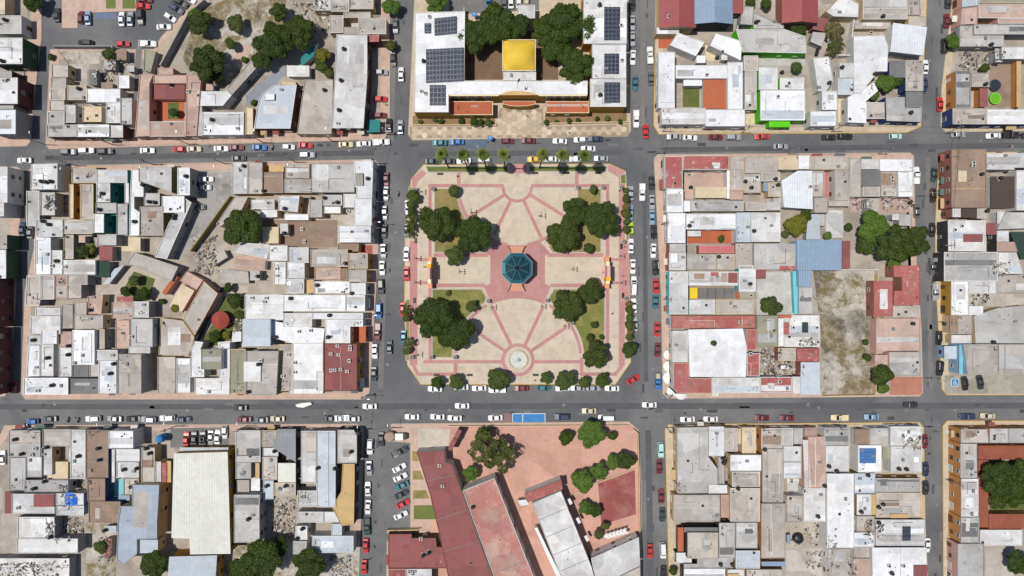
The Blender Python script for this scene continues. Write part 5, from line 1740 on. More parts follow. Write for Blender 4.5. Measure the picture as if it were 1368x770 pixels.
def make_car(kind):
    L, W, Hh = {'sedan': (4.45, 1.74, 1.44), 'hatchback': (3.95, 1.70, 1.50), 'suv': (4.7, 1.86, 1.72), 'pickup': (5.3, 1.88, 1.75), 'van': (4.9, 1.85, 1.95), 'compact': (3.6, 1.6, 1.5)}[kind]
    x, w = L/2, W/2; belt = .92 if Hh < 1.6 else 1.08; hood = belt - (.06 if kind != 'van' else 0); tail = belt if kind != 'pickup' else .62
    cab = {'sedan': (-1.62, .98, -.98, .28), 'hatchback': (-1.86, .88, -1.45, .2), 'suv': (-2.22, .98, -1.95, .32), 'pickup': (-.62, 1.10, -.45, .48), 'van': (-2.38, 1.65, -2.25, 1.0), 'compact': (-1.62, .8, -1.25, .15)}[kind]
    def rg(xx, hw, z0, z1): return [(xx, -hw*.9, z0), (xx, -hw, z0 + .22), (xx, -hw, z1 - .14), (xx, -hw*.86, z1), (xx, hw*.86, z1), (xx, hw, z1 - .14), (xx, hw, z0 + .22), (xx, hw*.9, z0)]
    m = MB(); bl = belt
    back = cab[0] if kind == 'pickup' else -x
    st = [(-x, w*.80, .38, bl - .18), (-x + .1, w*.92, .28, bl - .03), (-x + .5, w*.99, .22, bl), (0, w, .2, bl), (cab[1], w, .2, bl - .01), (x - .55, w*.97, .22, hood - .06), (x - .16, w*.88, .26, hood - .16), (x, w*.74, .36, hood - .28)]
    if kind == 'pickup':
        st = [(cab[0] - .02, w, .25, bl)] + st[3:]; m.loft([rg(*q) for q in st])
        b0, b1 = -x, cab[0] - .06; m.box(b0, -w*.98, .45, b1, w*.98, .62); m.box(b0, -w*.98, .62, b1, -w*.88, bl); m.box(b0, w*.88, .62, b1, w*.98, bl); m.box(b0, -w*.88, .62, b0 + .09, w*.88, bl); m.box(b1 - .07, -w*.88, .62, b1, w*.88, bl)
    else: m.loft([rg(*q) for q in st])
    wb, wt = w*.93, w*.74; z0, z1 = bl - .02, Hh
    B = [(cab[0], -wb, z0), (cab[1], -wb, z0), (cab[1], wb, z0), (cab[0], wb, z0)]; T_ = [(cab[2], -wt, z1 - .05), (cab[3], -wt, z1 - .05), (cab[3], wt, z1 - .05), (cab[2], wt, z1 - .05)]
    xm = (cab[2] + cab[3])/2; T2 = [(cab[2] + .12, -wt + .12, z1), (cab[3] - .12, -wt + .12, z1), (cab[3] - .12, wt - .12, z1), (cab[2] + .12, wt - .12, z1)]
    m.loft([B, T_, T2])
    for s in (-1, 1): m.box(cab[1] - .45, s*w*1.0 - .02, bl - .02, cab[1] - .28, s*(w + .16) + .02*s, bl + .12)
    body = m.mesh('body', M_WHITE)
    def win(c4, f=(.07, .93), g=(.12, .9), out=.012):
        a, b_, c_, d = [Vector(v) for v in c4]; nn = (b_ - a).cross(d - a).normalized()*out
        p = lambda u, v: (a*(1 - u) + b_*u)*(1 - v) + (d*(1 - u) + c_*u)*v
        q = MB(); pts = [p(f[0], g[0]), p(f[1], g[0]), p(f[1], g[1]), p(f[0], g[1])]; q.loft([[v - nn*1.5 for v in pts], [v + nn for v in pts]]); return q.mesh('glass', GLASS)
    P_ = [('windscreen', win((B[1], B[2], T_[2], T_[1]), (.05, .95), (.06, .97))), ('rear_window', win((B[3], B[0], T_[0], T_[3]), (.08, .92), (.25 if kind in ('suv', 'van') else .1, .95)))]
    for c4 in ((B[0], B[1], T_[1], T_[0]), (B[2], B[3], T_[3], T_[2])):
        for f in ((.05, .48), (.52, .93)): P_.append(('side_window', win(c4, f, (.15, .92))))
    q = MB(); q.lathe([(.2, -.02), (.31, 0), (.31, .2), (.2, .22)], 12); wh = q.mesh('wheel', M_RUBBER); q = MB(); q.lathe([(.19, .222), (.17, .235), (.04, .23)], 10); hub = q.mesh('rim', M_STEEL)
    q = MB(); q.box(0, -.2, -.07, .05, .2, .07); hl = q.mesh('headlight', M_HL); q = MB(); q.box(-.04, -.16, -.09, 0, .16, .09); tl = q.mesh('tail_light', M_TLT)
    return dict(L=L, w=w, body=body, parts=P_, wheel=wh, rim=hub, hl=hl, tl=tl, x=x, hood=hood, bl=bl, kind=kind)
CARS = {k: make_car(k) for k in ('sedan', 'hatchback', 'suv', 'pickup', 'van', 'compact')}
def place_car(kind, colk, label, x, y, ang, group=None, z=.035):
    c = CARS[kind]; o = thing({'hatchback': 'hatchback_car', 'suv': 'suv_car', 'compact': 'compact_car', 'sedan': 'sedan_car', 'pickup': 'pickup_truck', 'van': 'van'}[kind], label, 'pickup truck' if kind == 'pickup' else 'van' if kind == 'van' else 'car', (x, y, z), ang, group)
    b = link('body', c['body'], o); b.material_slots[0].link = 'OBJECT'; b.material_slots[0].material = PAINT[colk][1]
    for n_, me in c['parts']: link(n_, me, o)
    for sx in (-1, 1):
        for sy in (-1, 1):
            wv = link('wheel', c['wheel'], o, (sx*c['L']*.295, sy*(c['w'] - .2), .31)); wv.rotation_euler = (R(-90*sy), 0, 0); link('rim', c['rim'], wv)
    for sy in (-1, 1): link('headlight', c['hl'], o, (c['x'] - .07, sy*c['w']*.52, c['hood'] - .3)); link('tail_light', c['tl'], o, (-c['x'] + .02, sy*c['w']*.62, c['bl'] - .26))
    return o
KIND = {'S': 'sedan', 'H': 'hatchback', 'U': 'suv', 'P': 'pickup', 'V': 'van', 'C': 'compact'}
# rows of parked cars: description, heading, [tile x,y colour kind ...] in order from the named corner
ROWS = [
 ('from the narrow street along the maroon fronted kerb', 0, 'g354,88gU g443,85wU g545,87kU g757,82wS g921,77rH g1000,75eS h135,72wS h217,68mS h335,67bS h483,62wH h570,58rS h778,50cS h868,50wS h962,37wP', 'cars at the maroon fronted kerb'),
 ('from the bank corner along the palace forecourt', 180, 'i258,42tS i347,37bS i608,33mH i711,33mS i877,33wS i980,28wH i1062,25nS', 'cars at the palace forecourt'),
 ('from the hotel corner along the palm strips', 180, 'i221,138vS i300,140dS i382,135wS i490,130wH i748,128yS i825,127wS i907,126wS i985,124wS j395,125sS', 'cars at the palm strips'),
 ('down the palace solar wing kerb', -90, 'd558,20kS d560,118sS d561,200sS d563,297wS d573,432tS d577,612wP', 'cars beside the palace'),
 ('up the white courtyard house kerb', 90, 'd648,285wP d655,400gS', 'cars beside the courtyard house'),
 ('from the palace crossing along the lime green houses', 0, 'e153,705sS e240,710wS e371,708mS e462,705sU e609,704rS f75,709kS f157,703kU f418,702aH', 'cars at the lime green houses'),
 ('along the navy fronted row', 0, 'f740,696sS f918,697wS f1012,698kP f1100,698kS', 'cars at the navy fronted row'),
 ('down the far street by the white ribbed shed', 90, 'f686,8dS f680,105mS f668,238kU f643,537rS', 'cars by the ribbed shed'),
 ('against the grey roofs above the navy corner house', 90, 'f570,345wS f562,440nS', 'cars above the navy corner'),
 ('down the far street by the white corner roof', 90, 'l520,210wP l527,390gS', 'cars by the white corner roof'),
 ('down the far street from the brown block', -90, 'l618,208vS l612,312kS l605,490kS l608,680gP r622,115sP r640,355kS r645,508kU', 'cars below the brown block'),
 ('down the plaza kerb from the red corner house', 90, 'j550,300sS j549,400lS j552,483iH j552,573wS j560,677wS j565,765wS p565,95wV p568,185wS p570,280sS', 'cars at the plaza kerb by the red corner'),
 ('down the brick sidewalk from the red corner house', -90, 'j658,250dS j659,345sS j657,428lS j666,503kS j665,597wS j675,685kU p677,88rS p676,168tS p685,310rS p686,413mS', 'cars at the brick sidewalk'),
 ('down the plaza kerb facing the hotel', -90, 'i95,375wS i90,495gS i90,613wS i87,717rS o72,208rS o74,350tS', 'cars at the plaza kerb by the hotel'),
 ('down the shaded kerb from the hotel', -90, 'h985,232mS h984,305sS h978,405sS h973,498kS h970,600sS h966,688wS n958,92kU n948,213bU n940,325mP n928,425wS n924,540vS', 'cars in the hotel shade'),
 ('down the kerb beside the long bank', -90, 'b1035,137gS b1022,245gS b1022,313kH b1000,648kS', 'cars beside the bank'),
 ('in the dark bays under the long bank', 0, 'b960,372sH b957,513rH b957,594mH', 'cars under the bank'),
 ('down the dark arcade from the chamfered corner', -90, 't783,190wU t779,288sS t776,378wS t777,460wS t773,550vP t765,635rS t758,730rS', 'cars at the dark arcade'),
 ('in the angled bays beside the school', 24, 'u45,213dP u45,287wS u48,328wS u57,363tS u55,403dS u60,447rS u52,495wS', 'cars in the angled bays'),
 ('from the far crossing past the brown L roof', 180, 's145,77bC s222,67gS s418,65wU s510,66sS s595,68kS s662,68sU s747,63wU s820,70nS', 'cars past the brown L roof'),
 ('past the warehouse car yard to the chamfered corner', 180, 't222,70mS t298,70gS t370,68eS t607,63dS t655,63wP t709,66sS', 'cars past the warehouse'),
 ('along the school wall from the angled bays', 180, 'u100,57wS u215,58wS u295,62wS u473,62wS u773,58nU v365,60wV', 'cars along the school wall'),
 ('below the plaza from the hotel side corner', 180, 'o235,615wS o372,608wS o465,610wS o557,620wP o680,610mS o798,608tH p200,612wS p275,610sS p357,610sS p453,612wS', 'cars below the plaza'),
 ('along the large grey corner roof and beyond', 180, 'w197,67wS w297,65wS w530,62mS w640,62mS w876,60cP x255,57lS', 'cars along the grey corner roof'),
 ('along the ochre school front', 180, 'x680,55nU x775,55eS', 'cars along the ochre school'),
 ('down the sloping street by the brown slab roof', -90, 'v612,205aU v607,283mS v615,412mS v620,497vS v622,655wV v623,755kS', 'cars by the brown slab roof'),
 ('down the far street by the dish roof', -90, 'x490,168mS x497,292nS x497,375dS x503,630wS', 'cars by the dish roof'),
 ('in the yard beside the cream warehouse', 90, 's832,155rS s870,152kS s907,150dS t38,150dS t72,150sS t103,148wS t137,125wH', 'cars in the warehouse yard'),
 ('in the worn slab yard by the diagonal passage', 0, 'h60,233wS h50,272sS h22,373dS', 'cars in the slab yard'),
 ('in the narrow street by the pergola house', 90, 'g115,485nS g155,500gS m72,605mH', 'cars in the narrow street'),
 ('in bays round the salmon parking island', 90, 'a290,75dS a417,92mH a452,95lS a628,98wS a670,100sS a722,90kU', 'cars round the parking island'),
 ('behind the lawn strips of the car park', 0, 'a737,30rS a745,-2mS', 'cars behind the lawn strips'),
 ('slanted along the stone walkway', -32, 'a875,92wH a908,48nU a930,15kU a975,-8wS', 'cars by the stone walkway'),
 ('along the grey car park wall', 0, 'a437,220kU a632,225rH a760,228wP a843,140wS', 'cars by the car park wall'),
 ('in the lot behind the palace trees', 90, 'c510,10bH c592,8gS c628,8wS c668,6wS c705,6eS', 'cars behind the palace'),
 ('on the shop car park beside the wheelchair mark', -82, 'r772,590kS r853,583dS', 'cars on the shop car park'),
]
import re
for desc, head, items, grp in ROWS:
    its = items.split()
    for i, it in enumerate(its):
        mm = re.match(r'([a-x])(-?[\d.]+),(-?[\d.]+)(\w)(\w)', it); t, x, y, c, k = mm.group(1), float(mm.group(2)), float(mm.group(3)), mm.group(4), mm.group(5)
        w = tp(TL[t], x, y, .7); lab = '%s %s, %s %s' % (PAINT[c][0], KIND[k], ORD[i] if len(its) > 1 else '', desc)
        z = .17 if any(inside(w, bp) for bp, _ in BLOCKS.values()) else .035
        place_car(KIND[k], c, lab, w[0] + rnd.uniform(-.15, .15), w[1] + rnd.uniform(-.15, .15), R(head + rnd.uniform(-3.2, 3.2) + (180 if rnd.random() < .12 else 0)), grp, z)
MOVING = [('g', 125, 133, 'w', 'S', 180, 'white sedan turning out at the narrow corner'), ('h', 225, 122, 'd', 'S', 0, 'dark grey sedan driving past the tan shopfronts'), ('h', 580, 105, 's', 'U', 0, 'silver suv driving past the wide grey slab roof'),
          ('i', 1023, 73, 'w', 'S', 180, 'white sedan driving between the palms and the palace'), ('d', 626, 676, 'r', 'S', 90, 'red sedan crossing at the palace corner'), ('j', 608, 297, 'w', 'P', -90, 'white pickup driving past the plaza toward the school'),
          ('p', 562, 567, 'r', 'S', 32, 'red sedan turning at the plaza corner by the market'), ('p', 645, 697, 'w', 'S', 180, 'white sedan crossing below the market corner'), ('p', 335, 728, 'e', 'S', 180, 'beige sedan driving past the school yard trees'),
          ('o', 375, 702, 'w', 'S', 180, 'white sedan driving below the spreading plaza tree'), ('e', 704, 63 + 692, 's', 'S', 0, 'silver sedan driving past the red corner house row'), ('n', 1002, 400, 'v', 'S', 90, 'dark green sedan driving between hotel row and plaza'),
          ('b', 1062, 383, 'w', 'S', 90, 'white sedan driving beside the palace left wing'), ('b', 1058, 655, 's', 'S', 90, 'silver sedan driving beside the palace front corner'), ('t', 835, 158, 'd', 'S', -90, 'dark sedan driving beside the chamfered corner shop'),
          ('t', 203, 17, 'd', 'S', 180, 'dark sedan driving past the cream warehouse street'), ('t', 783, 10, 'w', 'S', 180, 'white sedan crossing at the dark red shop corner'), ('r', 497, 697, 'd', 'S', 0, 'dark grey sedan driving past the worn pink terrace'), ('v', 563, 658, 'r', 'S', -90, 'red sedan driving beside the white sheet roofs'),
          ('s', 12, 240, 'w', 'S', 90, 'white sedan beside the grey slab corner house')]
for t, x, y, c, k, a, lab in MOVING: w = tp(TL[t], x, y, .7); place_car(KIND[k], c, lab, w[0], w[1], R(a))
w = tp(TL['p'], 689, 577, .8); o = place_car('pickup', 'b', 'blue pickup with a tan load beside the market awnings', w[0], w[1], R(-90)); m = MB(); m.loft([[(-2.5, -.7, .63), (-2.5, .7, .63), (-2.4, .5, 1.15), (-2.4, -.5, 1.15)], [(-.8, -.7, .63), (-.8, .7, .63), (-.9, .55, 1.25), (-.9, -.55, 1.25)]]); m.build('load', M_LOAD, o)
# box truck with a round tank on the corner apron
w = px(530, 583, 1.2); o = thing('tank_truck', 'white cab truck with round tan tank on the school corner', 'truck', (w[0], w[1], .16), 0)
m = MB(); m.box(-3.4, -.95, .5, 3.0, .95, .75); m.build('chassis', M_BLACK, o); m = MB(); m.lathe([(1.6, .8), (1.65, 1.1), (1.65, 2.1), (1.3, 2.4), (.4, 2.5)], 20, c=(-2.0, 0, 0)); m.build('tank', plain('tan_tank', (158, 138, 120), .8), o)
m = MB(); m.box(-.3, -1.0, .76, 2.1, 1.0, 2.2); m.build('cargo_box', M_WHITE, o); m = MB(); m.loft([[(2.15, -.9, .6), (2.15, .9, .6), (2.15, .9, 2.0), (2.15, -.9, 2.0)], [(3.3, -.85, .6), (3.3, .85, .6), (3.0, .8, 1.9), (3.0, -.8, 1.9)]]); m.build('cab', plain('cab_dark', (60, 62, 64), .4), o)
for sx in (-2.4, 2.5):
    for sy in (-1, 1): wv = link('wheel', CARS['van']['wheel'], o, (sx, sy*.8, .31)); wv.rotation_euler = (R(-90*sy), 0, 0)
# motorcycles
def motorcycle(t, x, y, a, lab):
    w = tp(TL[t], x, y, .5); o = thing('motorcycle', lab, 'motorcycle', (w[0], w[1], .035), a)
    for sx in (-.62, .62): m = MB(); m.lathe([(.22, -.05), (.3, -.03), (.3, .03), (.22, .05)], 12); wv = m.build('wheel', M_RUBBER, o); wv.location = (sx, 0, .3); wv.rotation_euler = (R(90), 0, 0)
    m = MB(); m.box(-.35, -.12, .35, .35, .12, .62); m.tube((.62, 0, .3), (.4, 0, .95), .05, .05, 6); m.build('frame', M_BLACK, o); m = MB(); m.loft([[(-.6, -.12, .72), (-.6, .12, .72), (-.6, .1, .8), (-.6, -.1, .8)], [(.05, -.14, .66), (.05, .14, .66), (.05, .1, .76), (.05, -.1, .76)]]); m.build('seat', M_RUBBER, o)
    m = MB(); m.loft([[(.05, -.12, .64), (.05, .12, .64), (.05, .1, .84), (.05, -.1, .84)], [(.4, -.1, .66), (.4, .1, .66), (.4, .06, .86), (.4, -.06, .86)]]); m.build('fuel_tank', PAINT['m'][1], o); m = MB(); m.tube((.4, -.36, .98), (.4, .36, .98), .025, .025, 6); m.build('handlebar', M_STEEL, o)
motorcycle('h', 400, 67, R(80), 'dark motorcycle parked among the cars at the maroon kerb'); motorcycle('j', 432, 27, R(10), 'dark motorcycle at the end of the palace forecourt'); motorcycle('s', 305, 70, R(85), 'first dark motorcycle past the brown L roof'); motorcycle('s', 350, 72, R(80), 'second dark motorcycle past the brown L roof'); motorcycle('w', 35, 22, R(20), 'dark motorcycle crossing below the market corner'); motorcycle('h', 1048, 305, R(90), 'dark motorcycle riding between hotel and plaza')
# ---------------------------------------------------------------- trees
def crown_mesh(name, seed, nl, nq, leaf, spread=.62, lobe=(.28, .5), flat=.72, core=True, gaps=0.0):
    r = np.random.default_rng(seed); L = []
    for i in range(nl):
        a = 2*math.pi*(i*.618 + r.uniform(-.08, .08)); d = spread*math.sqrt((i + .4)/nl); L.append((d*math.cos(a), d*math.sin(a), r.uniform(-.12, .34)*(1.15 - d), r.uniform(*lobe)))
    L.append((0, 0, .22, lobe[1])); L = np.array(L)
    # leaf clump positions on and just inside the lobes
    n = nq*3; li = r.integers(0, len(L), n); d = r.normal(size=(n, 3)); d /= np.linalg.norm(d, axis=1)[:, None]; d[:, 2] = np.where(d[:, 2] < -.25, -d[:, 2], d[:, 2])
    rad = L[li, 3]*(1 + .11*np.sin(d[:, 0]*9 + li) * np.sin(d[:, 1]*8 + li*2) + r.normal(0, .075, n)); p = L[li, :3] + d*rad[:, None]*np.array([1, 1, flat])
    dist = np.linalg.norm((p[:, None, :] - L[None, :, :3])/np.array([1, 1, flat]), axis=2)/L[None, :, 3]; dist[np.arange(n), li] = 9; keep = (dist.min(axis=1) > .86)
    if gaps: keep &= (np.sin(p[:, 0]*7 + seed)*np.sin(p[:, 1]*6.3 + seed*2) + r.normal(0, .25, n)) > -1 + gaps*1.3
    p, d = p[keep][:nq], d[keep][:nq]; n = len(p)
    nn = d + r.normal(0, .55, (n, 3)); nn /= np.linalg.norm(nn, axis=1)[:, None]; t = np.cross(nn, r.normal(size=(n, 3))); t /= np.linalg.norm(t, axis=1)[:, None]; b = np.cross(nn, t)
    s = leaf*r.uniform(.6, 1.35, n)[:, None]; V = np.stack([p - t*s, p - b*s*.55, p + t*s, p + b*s*.55], axis=1).reshape(-1, 3); F = np.arange(n*4).reshape(-1, 4)
    Vl, Fl = V.tolist(), F.tolist()
    if core:
        bm = bmesh.new()
        for (x, y, z, rr) in L:
            g = bmesh.ops.create_icosphere(bm, subdivisions=2, radius=rr*.86); 
            for v in g['verts']: q = v.co; f = 1 + .10*math.sin(q.x*20)*math.sin(q.y*17 + z*9); v.co = Vector((x + q.x*f, y + q.y*f, z + q.z*flat*f))
        o = len(Vl); bm.verts.ensure_lookup_table(); Vl += [tuple(v.co) for v in bm.verts]; Fl += [[o + v.index for v in f.verts] for f in bm.faces]; bm.free()
    me = bpy.data.meshes.new(name); me.from_pydata(Vl, [], Fl); me.update(); return me
LEAF = {'F': leafy('ficus_leaf', (42, 58, 25), (98, 114, 54), .3), 'M': leafy('mesquite_leaf', (70, 84, 40), (112, 114, 62)), 'L': leafy('bright_leaf', (76, 104, 38), (118, 142, 66)), 'Y': leafy('yellow_green_leaf', (110, 112, 36), (146, 138, 58)), 'R': leafy('dry_leaf', (104, 94, 58), (136, 122, 84)), 'G': leafy('mid_green_leaf', (48, 66, 28), (96, 114, 50), .3), 'O': leafy('laurel_leaf', (70, 86, 40), (108, 120, 66))}
CR = {('big', i): crown_mesh('crown', 20 + i, 20 + 4*i, 10000, .046, .70, (.17, .36)) for i in range(4)}
CR.update({('mid', i): crown_mesh('crown', 40 + i, 12 + 2*i, 4800, .068, .64, (.22, .42)) for i in range(3)})
CR.update({('small', i): crown_mesh('crown', 60 + i, 4 + i, 1500, .12, .45, (.42, .58), .8) for i in range(3)})
CR.update({('thin', i): crown_mesh('crown', 80 + i, 12, 3000, .06, .72, (.24, .36), .7, False, .55) for i in range(3)})
for me in CR.values(): me.materials.append(LEAF['F'])
def trunk_mesh(seed):
    r = random.Random(seed); m = MB(); m.tube((0, 0, 0), (.01, .0, .55), .075, .055, 8); m.tube((.01, 0, .5), (-.02, .02, .8), .055, .035, 8)
    for i in range(6): a = i*1.05 + r.uniform(-.3, .3); e = (.42*math.cos(a), .42*math.sin(a), r.uniform(.85, 1.1)); m.tube((0, 0, .5 + .04*i), e, .035, .014, 6); m.tube(e, (e[0]*1.45, e[1]*1.45, e[2] + .1), .014, .006, 5)
    return m.mesh('trunk', M_BARK)
TRK = [trunk_mesh(i) for i in range(3)]
TC = [0]
def tree(t, x, y, rpx, kind, label, group=None, name=None, asp=1.0, hk=1.0, z0=.16):
    TC[0] += 1; tl = TL[t]; r = rpx/tl[2]*S; cz = (r*.95 + .9)*hk if r > 1.2 else r*.75; r *= (CAM_H - cz)/CAM_H; w = tp(tl, x, y, cz)
    cls = 'thin' if kind in 'MR' and r > 2 else 'big' if r > 4 else 'mid' if r > 2.2 else 'small'; n = 4 if cls == 'big' else 3
    nm = name or ('tree' if r > 1.5 else 'shrub'); o = thing(nm, label, 'tree' if nm != 'shrub' else 'shrub', (w[0], w[1], z0), rnd.uniform(0, 6.28) if asp == 1 else 0, group)
    c = link('crown', CR[(cls, TC[0] % n)], o, (0, 0, cz - .1*r)); c.scale = (r*.97, r*.97*asp, r*.82); c.rotation_euler = (0, 0, rnd.uniform(0, 6) if asp == 1 else 0); c.material_slots[0].link = 'OBJECT'; c.material_slots[0].material = LEAF[kind]
    k = link('trunk', TRK[TC[0] % 3], o); k.scale = (r*.9, r*.9, cz*.95)
TREES = """i240,455,108F dense dark tree over the dry garden facing the hotel
i432,515,105F wide dark tree beside the rose paving above the bandstand
i335,622,62O ragged olive tree between garden and slab near the stage wall
i335,290,36O round light shrub tree at the dry garden corner
j262,400,84F left crown of the palm end tree trio
j400,440,102F broad crown of the palm end tree trio beside the street
j205,515,100F crown of the palm end tree trio nearest the bandstand
j330,585,32F small round dark tree at the garden edge by the stage wall
j355,282,28O small light shrub in the dry garden by the brown hedge
o225,250,112F great spreading dark tree beside the fountain garden
o340,325,105F second great dark tree overlapping the spreading one
o425,190,38O small olive tree in the sunny mown garden
o303,122,18O low round bush in the sunny mown garden
p222,185,88F dark twin tree nearest the bandstand stairs
p342,112,72F dark twin tree nearest the stage wall
p372,438,84F round dark tree closing the fountain end garden
p362,285,22G thin young shrub in the fountain end garden
p400,348,18G tiny bright shrub in the fountain end garden
p340,352,24G bright shrub pressed against the round dark tree
p543,412,46G round green tree in the kerbside strip by the fountain
o248,583,40G first kerbside tree below the spreading plaza tree
o343,582,46O second kerbside tree below the spreading plaza tree
o560,567,66O large kerbside tree nearest the fountain
o805,560,38O small kerbside tree right after the fountain
p210,568,60O broad kerbside tree after the fountain
p310,582,36O narrow kerbside tree between two broader ones
p405,572,46G last kerbside tree near the market crossing
i122,325,38O olive bush at the hotel side strip near the urn
i112,440,40M thin olive shrub in the hotel side strip
i108,500,34M low dry shrub in the hotel side strip
o90,215,34M dry shrub hiding a red car at the plaza kerb
o100,380,34M dry shrub beside the hotel side lamp
j525,330,28M first brown hedge shrub by the red corner side
j522,410,32M second brown hedge shrub by the red corner side
j525,490,26M third brown hedge shrub by the red corner side
p540,210,28M first fountain end hedge shrub by the market side
p542,290,32M second fountain end hedge shrub by the market side
p540,350,24M third fountain end hedge shrub by the market side
a170,10,60F dark street tree over the cream roof house
a265,295,20G small bush at the walled dirt yard corner
a560,278,38O bush against the grey car park wall
a1000,75,36L bright shrub on the stone walkway edge
a893,582,28F small tree in the terracotta patio
b60,325,110F dark tree above the pink courtyard house
b25,115,72F dark tree beside the stone walkway wall
b110,370,52G lower green crown beside the long narrow building
b212,122,52O olive tree alone in the dirt lot
b188,228,36O low olive bush in the dirt lot
b405,215,112F largest dark tree beside the blue grey drive
b535,170,92F dark tree overhanging the scrap behind the bank
b430,62,56F dark tree at the far end of the dirt lot
b345,305,60F dark tree shading the top of the drive
b255,310,20L tiny bright bush by the pink yard paving
b660,285,46Y yellow green tree in the bank back garden
b648,340,40O olive tree in the bank back garden
b692,380,30M thin shrub at the bank garden end
b305,530,20O tiny shrub beside the pale blue roof
b1008,30,52L bright green street tree at the bank street
b1010,235,32M street shrub between parked cars and bank
c240,18,70L bright green trees behind the palace corner
c430,185,98G left crown of the palace courtyard trees
c545,120,112G middle crown of the palace courtyard trees
c640,135,88G right crown beside the yellow canopy
c800,160,92G crown just beyond the yellow canopy
c890,115,118G great crown of the palace wing courtyard
c1005,135,90G crown overlapping the solar wing roof
c865,255,86G low crown behind the white palace band
c960,350,114G round crown nearest the palace terrace
c560,60,44G green crown beside the palace parking lot
e798,158,46F tree between the red gabled hall and grey roof
e785,348,34O round olive tree in the lime house patio
e905,365,33M loose tree beside the white folded roof
e975,160,54R dry brown tree in the white walled yard
e990,235,50M thin olive tree in the white walled yard
e965,265,36R small dry tree at the walled yard end
e545,15,34G bush behind the blue gabled hall
e625,20,34G bush behind the red strip roof
f140,158,20O tiny shrub inside the white walled yard
f370,430,56L bright leafy tree behind the grey metal canopy
f425,415,36G green tree beside the tan slab of the corner house
f308,495,30O small tree below the folded white roof
f715,215,46L bright street tree opposite the white ribbed shed
f875,350,28G bush in the orange house yard
g425,600,42F dark tree in the leafy courtyard
g475,595,26Y yellow shrub in the leafy courtyard
m690,60,32O garden strip tree nearest the slanting roof
m648,115,34F dark bush in the garden strip corner
m735,130,44F dark tree at the garden strip end
m905,200,26Y yellow shrub beside the orange tan roofs
m835,165,20G tiny bush below the orange tan roofs
h242,478,112G huge leafy tree in the middle of the hotel block
n205,160,46F dark tree in the planted yard by the market
n232,235,34O olive bush beside the market wall
n100,345,38G green bush below the round thatch
n165,340,26Y yellow bush below the round thatch
n175,95,30F dark bush at the planted yard corner
k395,535,22G round bush in the brick patio
k785,465,66Y yellow green tree behind the white arched roof
k830,420,42F dark green tree behind the arched roof
k725,515,24O small bush beside the yellow green tree
k945,522,26L bright round bush in the white patio
k1050,475,24G green bush beside the white patio chairs
l305,475,92L bright green half of the huge street tree
l415,565,122F dark main crown of the huge street tree
l520,545,88F street side crown of the huge tree
l270,560,64F inner dark crown of the huge tree
l175,478,24G small bush beside the slab row patio
l415,665,44L bright bush under the huge street tree
q655,185,62F round dark tree in the turquoise patio
r350,545,62F round dark tree beside the brick apron
r350,615,36L bright bush beneath the round dark tree
r270,455,24G bush along the vacant lot wall
r262,375,20G tiny bush along the vacant lot wall
t300,690,95F large dark tree at the bottom yard
t225,735,80F second dark tree at the bottom yard
t375,640,50G green tree beside the rubble yard
t510,725,86F very dark tree behind the pale blue roof
s690,720,70F dark tree beside the slate blue roof
s450,640,34O shrub in the shaded green yard
t285,240,18O tiny bush on the pale slab house
u440,200,92M sparse tree crown in the school yard
u500,240,84M second sparse crown in the school yard
u362,310,44L bright young tree beside the red school hall
u420,135,44O small crown at the school street wall
u790,150,38G first kerb tree in the school yard corner
v300,135,68L bright round tree in the school yard corner
v395,143,24F clipped round bush in the school yard corner
v262,345,58L bright tree at the court corner
v335,300,48L second bright tree above the dark court
v395,262,38L third bright tree above the dark court
v455,252,48F dark tree above the dark court
v272,465,38L bright tree beside the court lower corner
v318,480,36F dark tree beside the court lower corner
v335,582,26O bush beside the white pergola
v362,545,24M purple grey shrub near the white pergola
w130,748,22G small plant at the beige upper floor house
x830,330,92F great tree inside the ochre school courtyard
x905,400,68G smaller tree inside the ochre school courtyard
x820,430,48F low crown inside the ochre school courtyard
x930,300,58F back crown inside the ochre school courtyard
x912,710,62F dark tree beside the salmon walled roof
i118,300,24O first dense hedge shrub along the hotel side strip
i112,360,26O second dense hedge shrub along the hotel side strip
i112,400,26G third dense hedge shrub along the hotel side strip
i115,470,24O fourth dense hedge shrub along the hotel side strip
o88,250,24O fifth dense hedge shrub along the hotel side strip
o92,420,26O sixth dense hedge shrub along the hotel side strip
j527,290,20O first dense hedge shrub along the red corner strip
j525,370,24R second dense hedge shrub along the red corner strip
j527,450,22O third dense hedge shrub along the red corner strip
p540,180,22R fourth dense hedge shrub along the red corner strip
p543,250,24O fifth dense hedge shrub along the red corner strip
p545,320,24R sixth dense hedge shrub along the red corner strip
q325,372,18F small potted fir standing on the white market canopy"""
for ln in TREES.splitlines():
    mm = re.match(r'([a-x])(-?\d+),(-?\d+),(\d+)(\w) (.*)', ln); t, x, y, rr, k, lab = mm.group(1), float(mm.group(2)), float(mm.group(3)), float(mm.group(4)), mm.group(5), mm.group(6)
    z0 = .16
    if 'market canopy' in lab or 'pale slab house' in lab: z0 = roof_at(tp(TL[t], x, y, 6.5))
    tree(t, x, y, rr, k, lab, z0=z0)
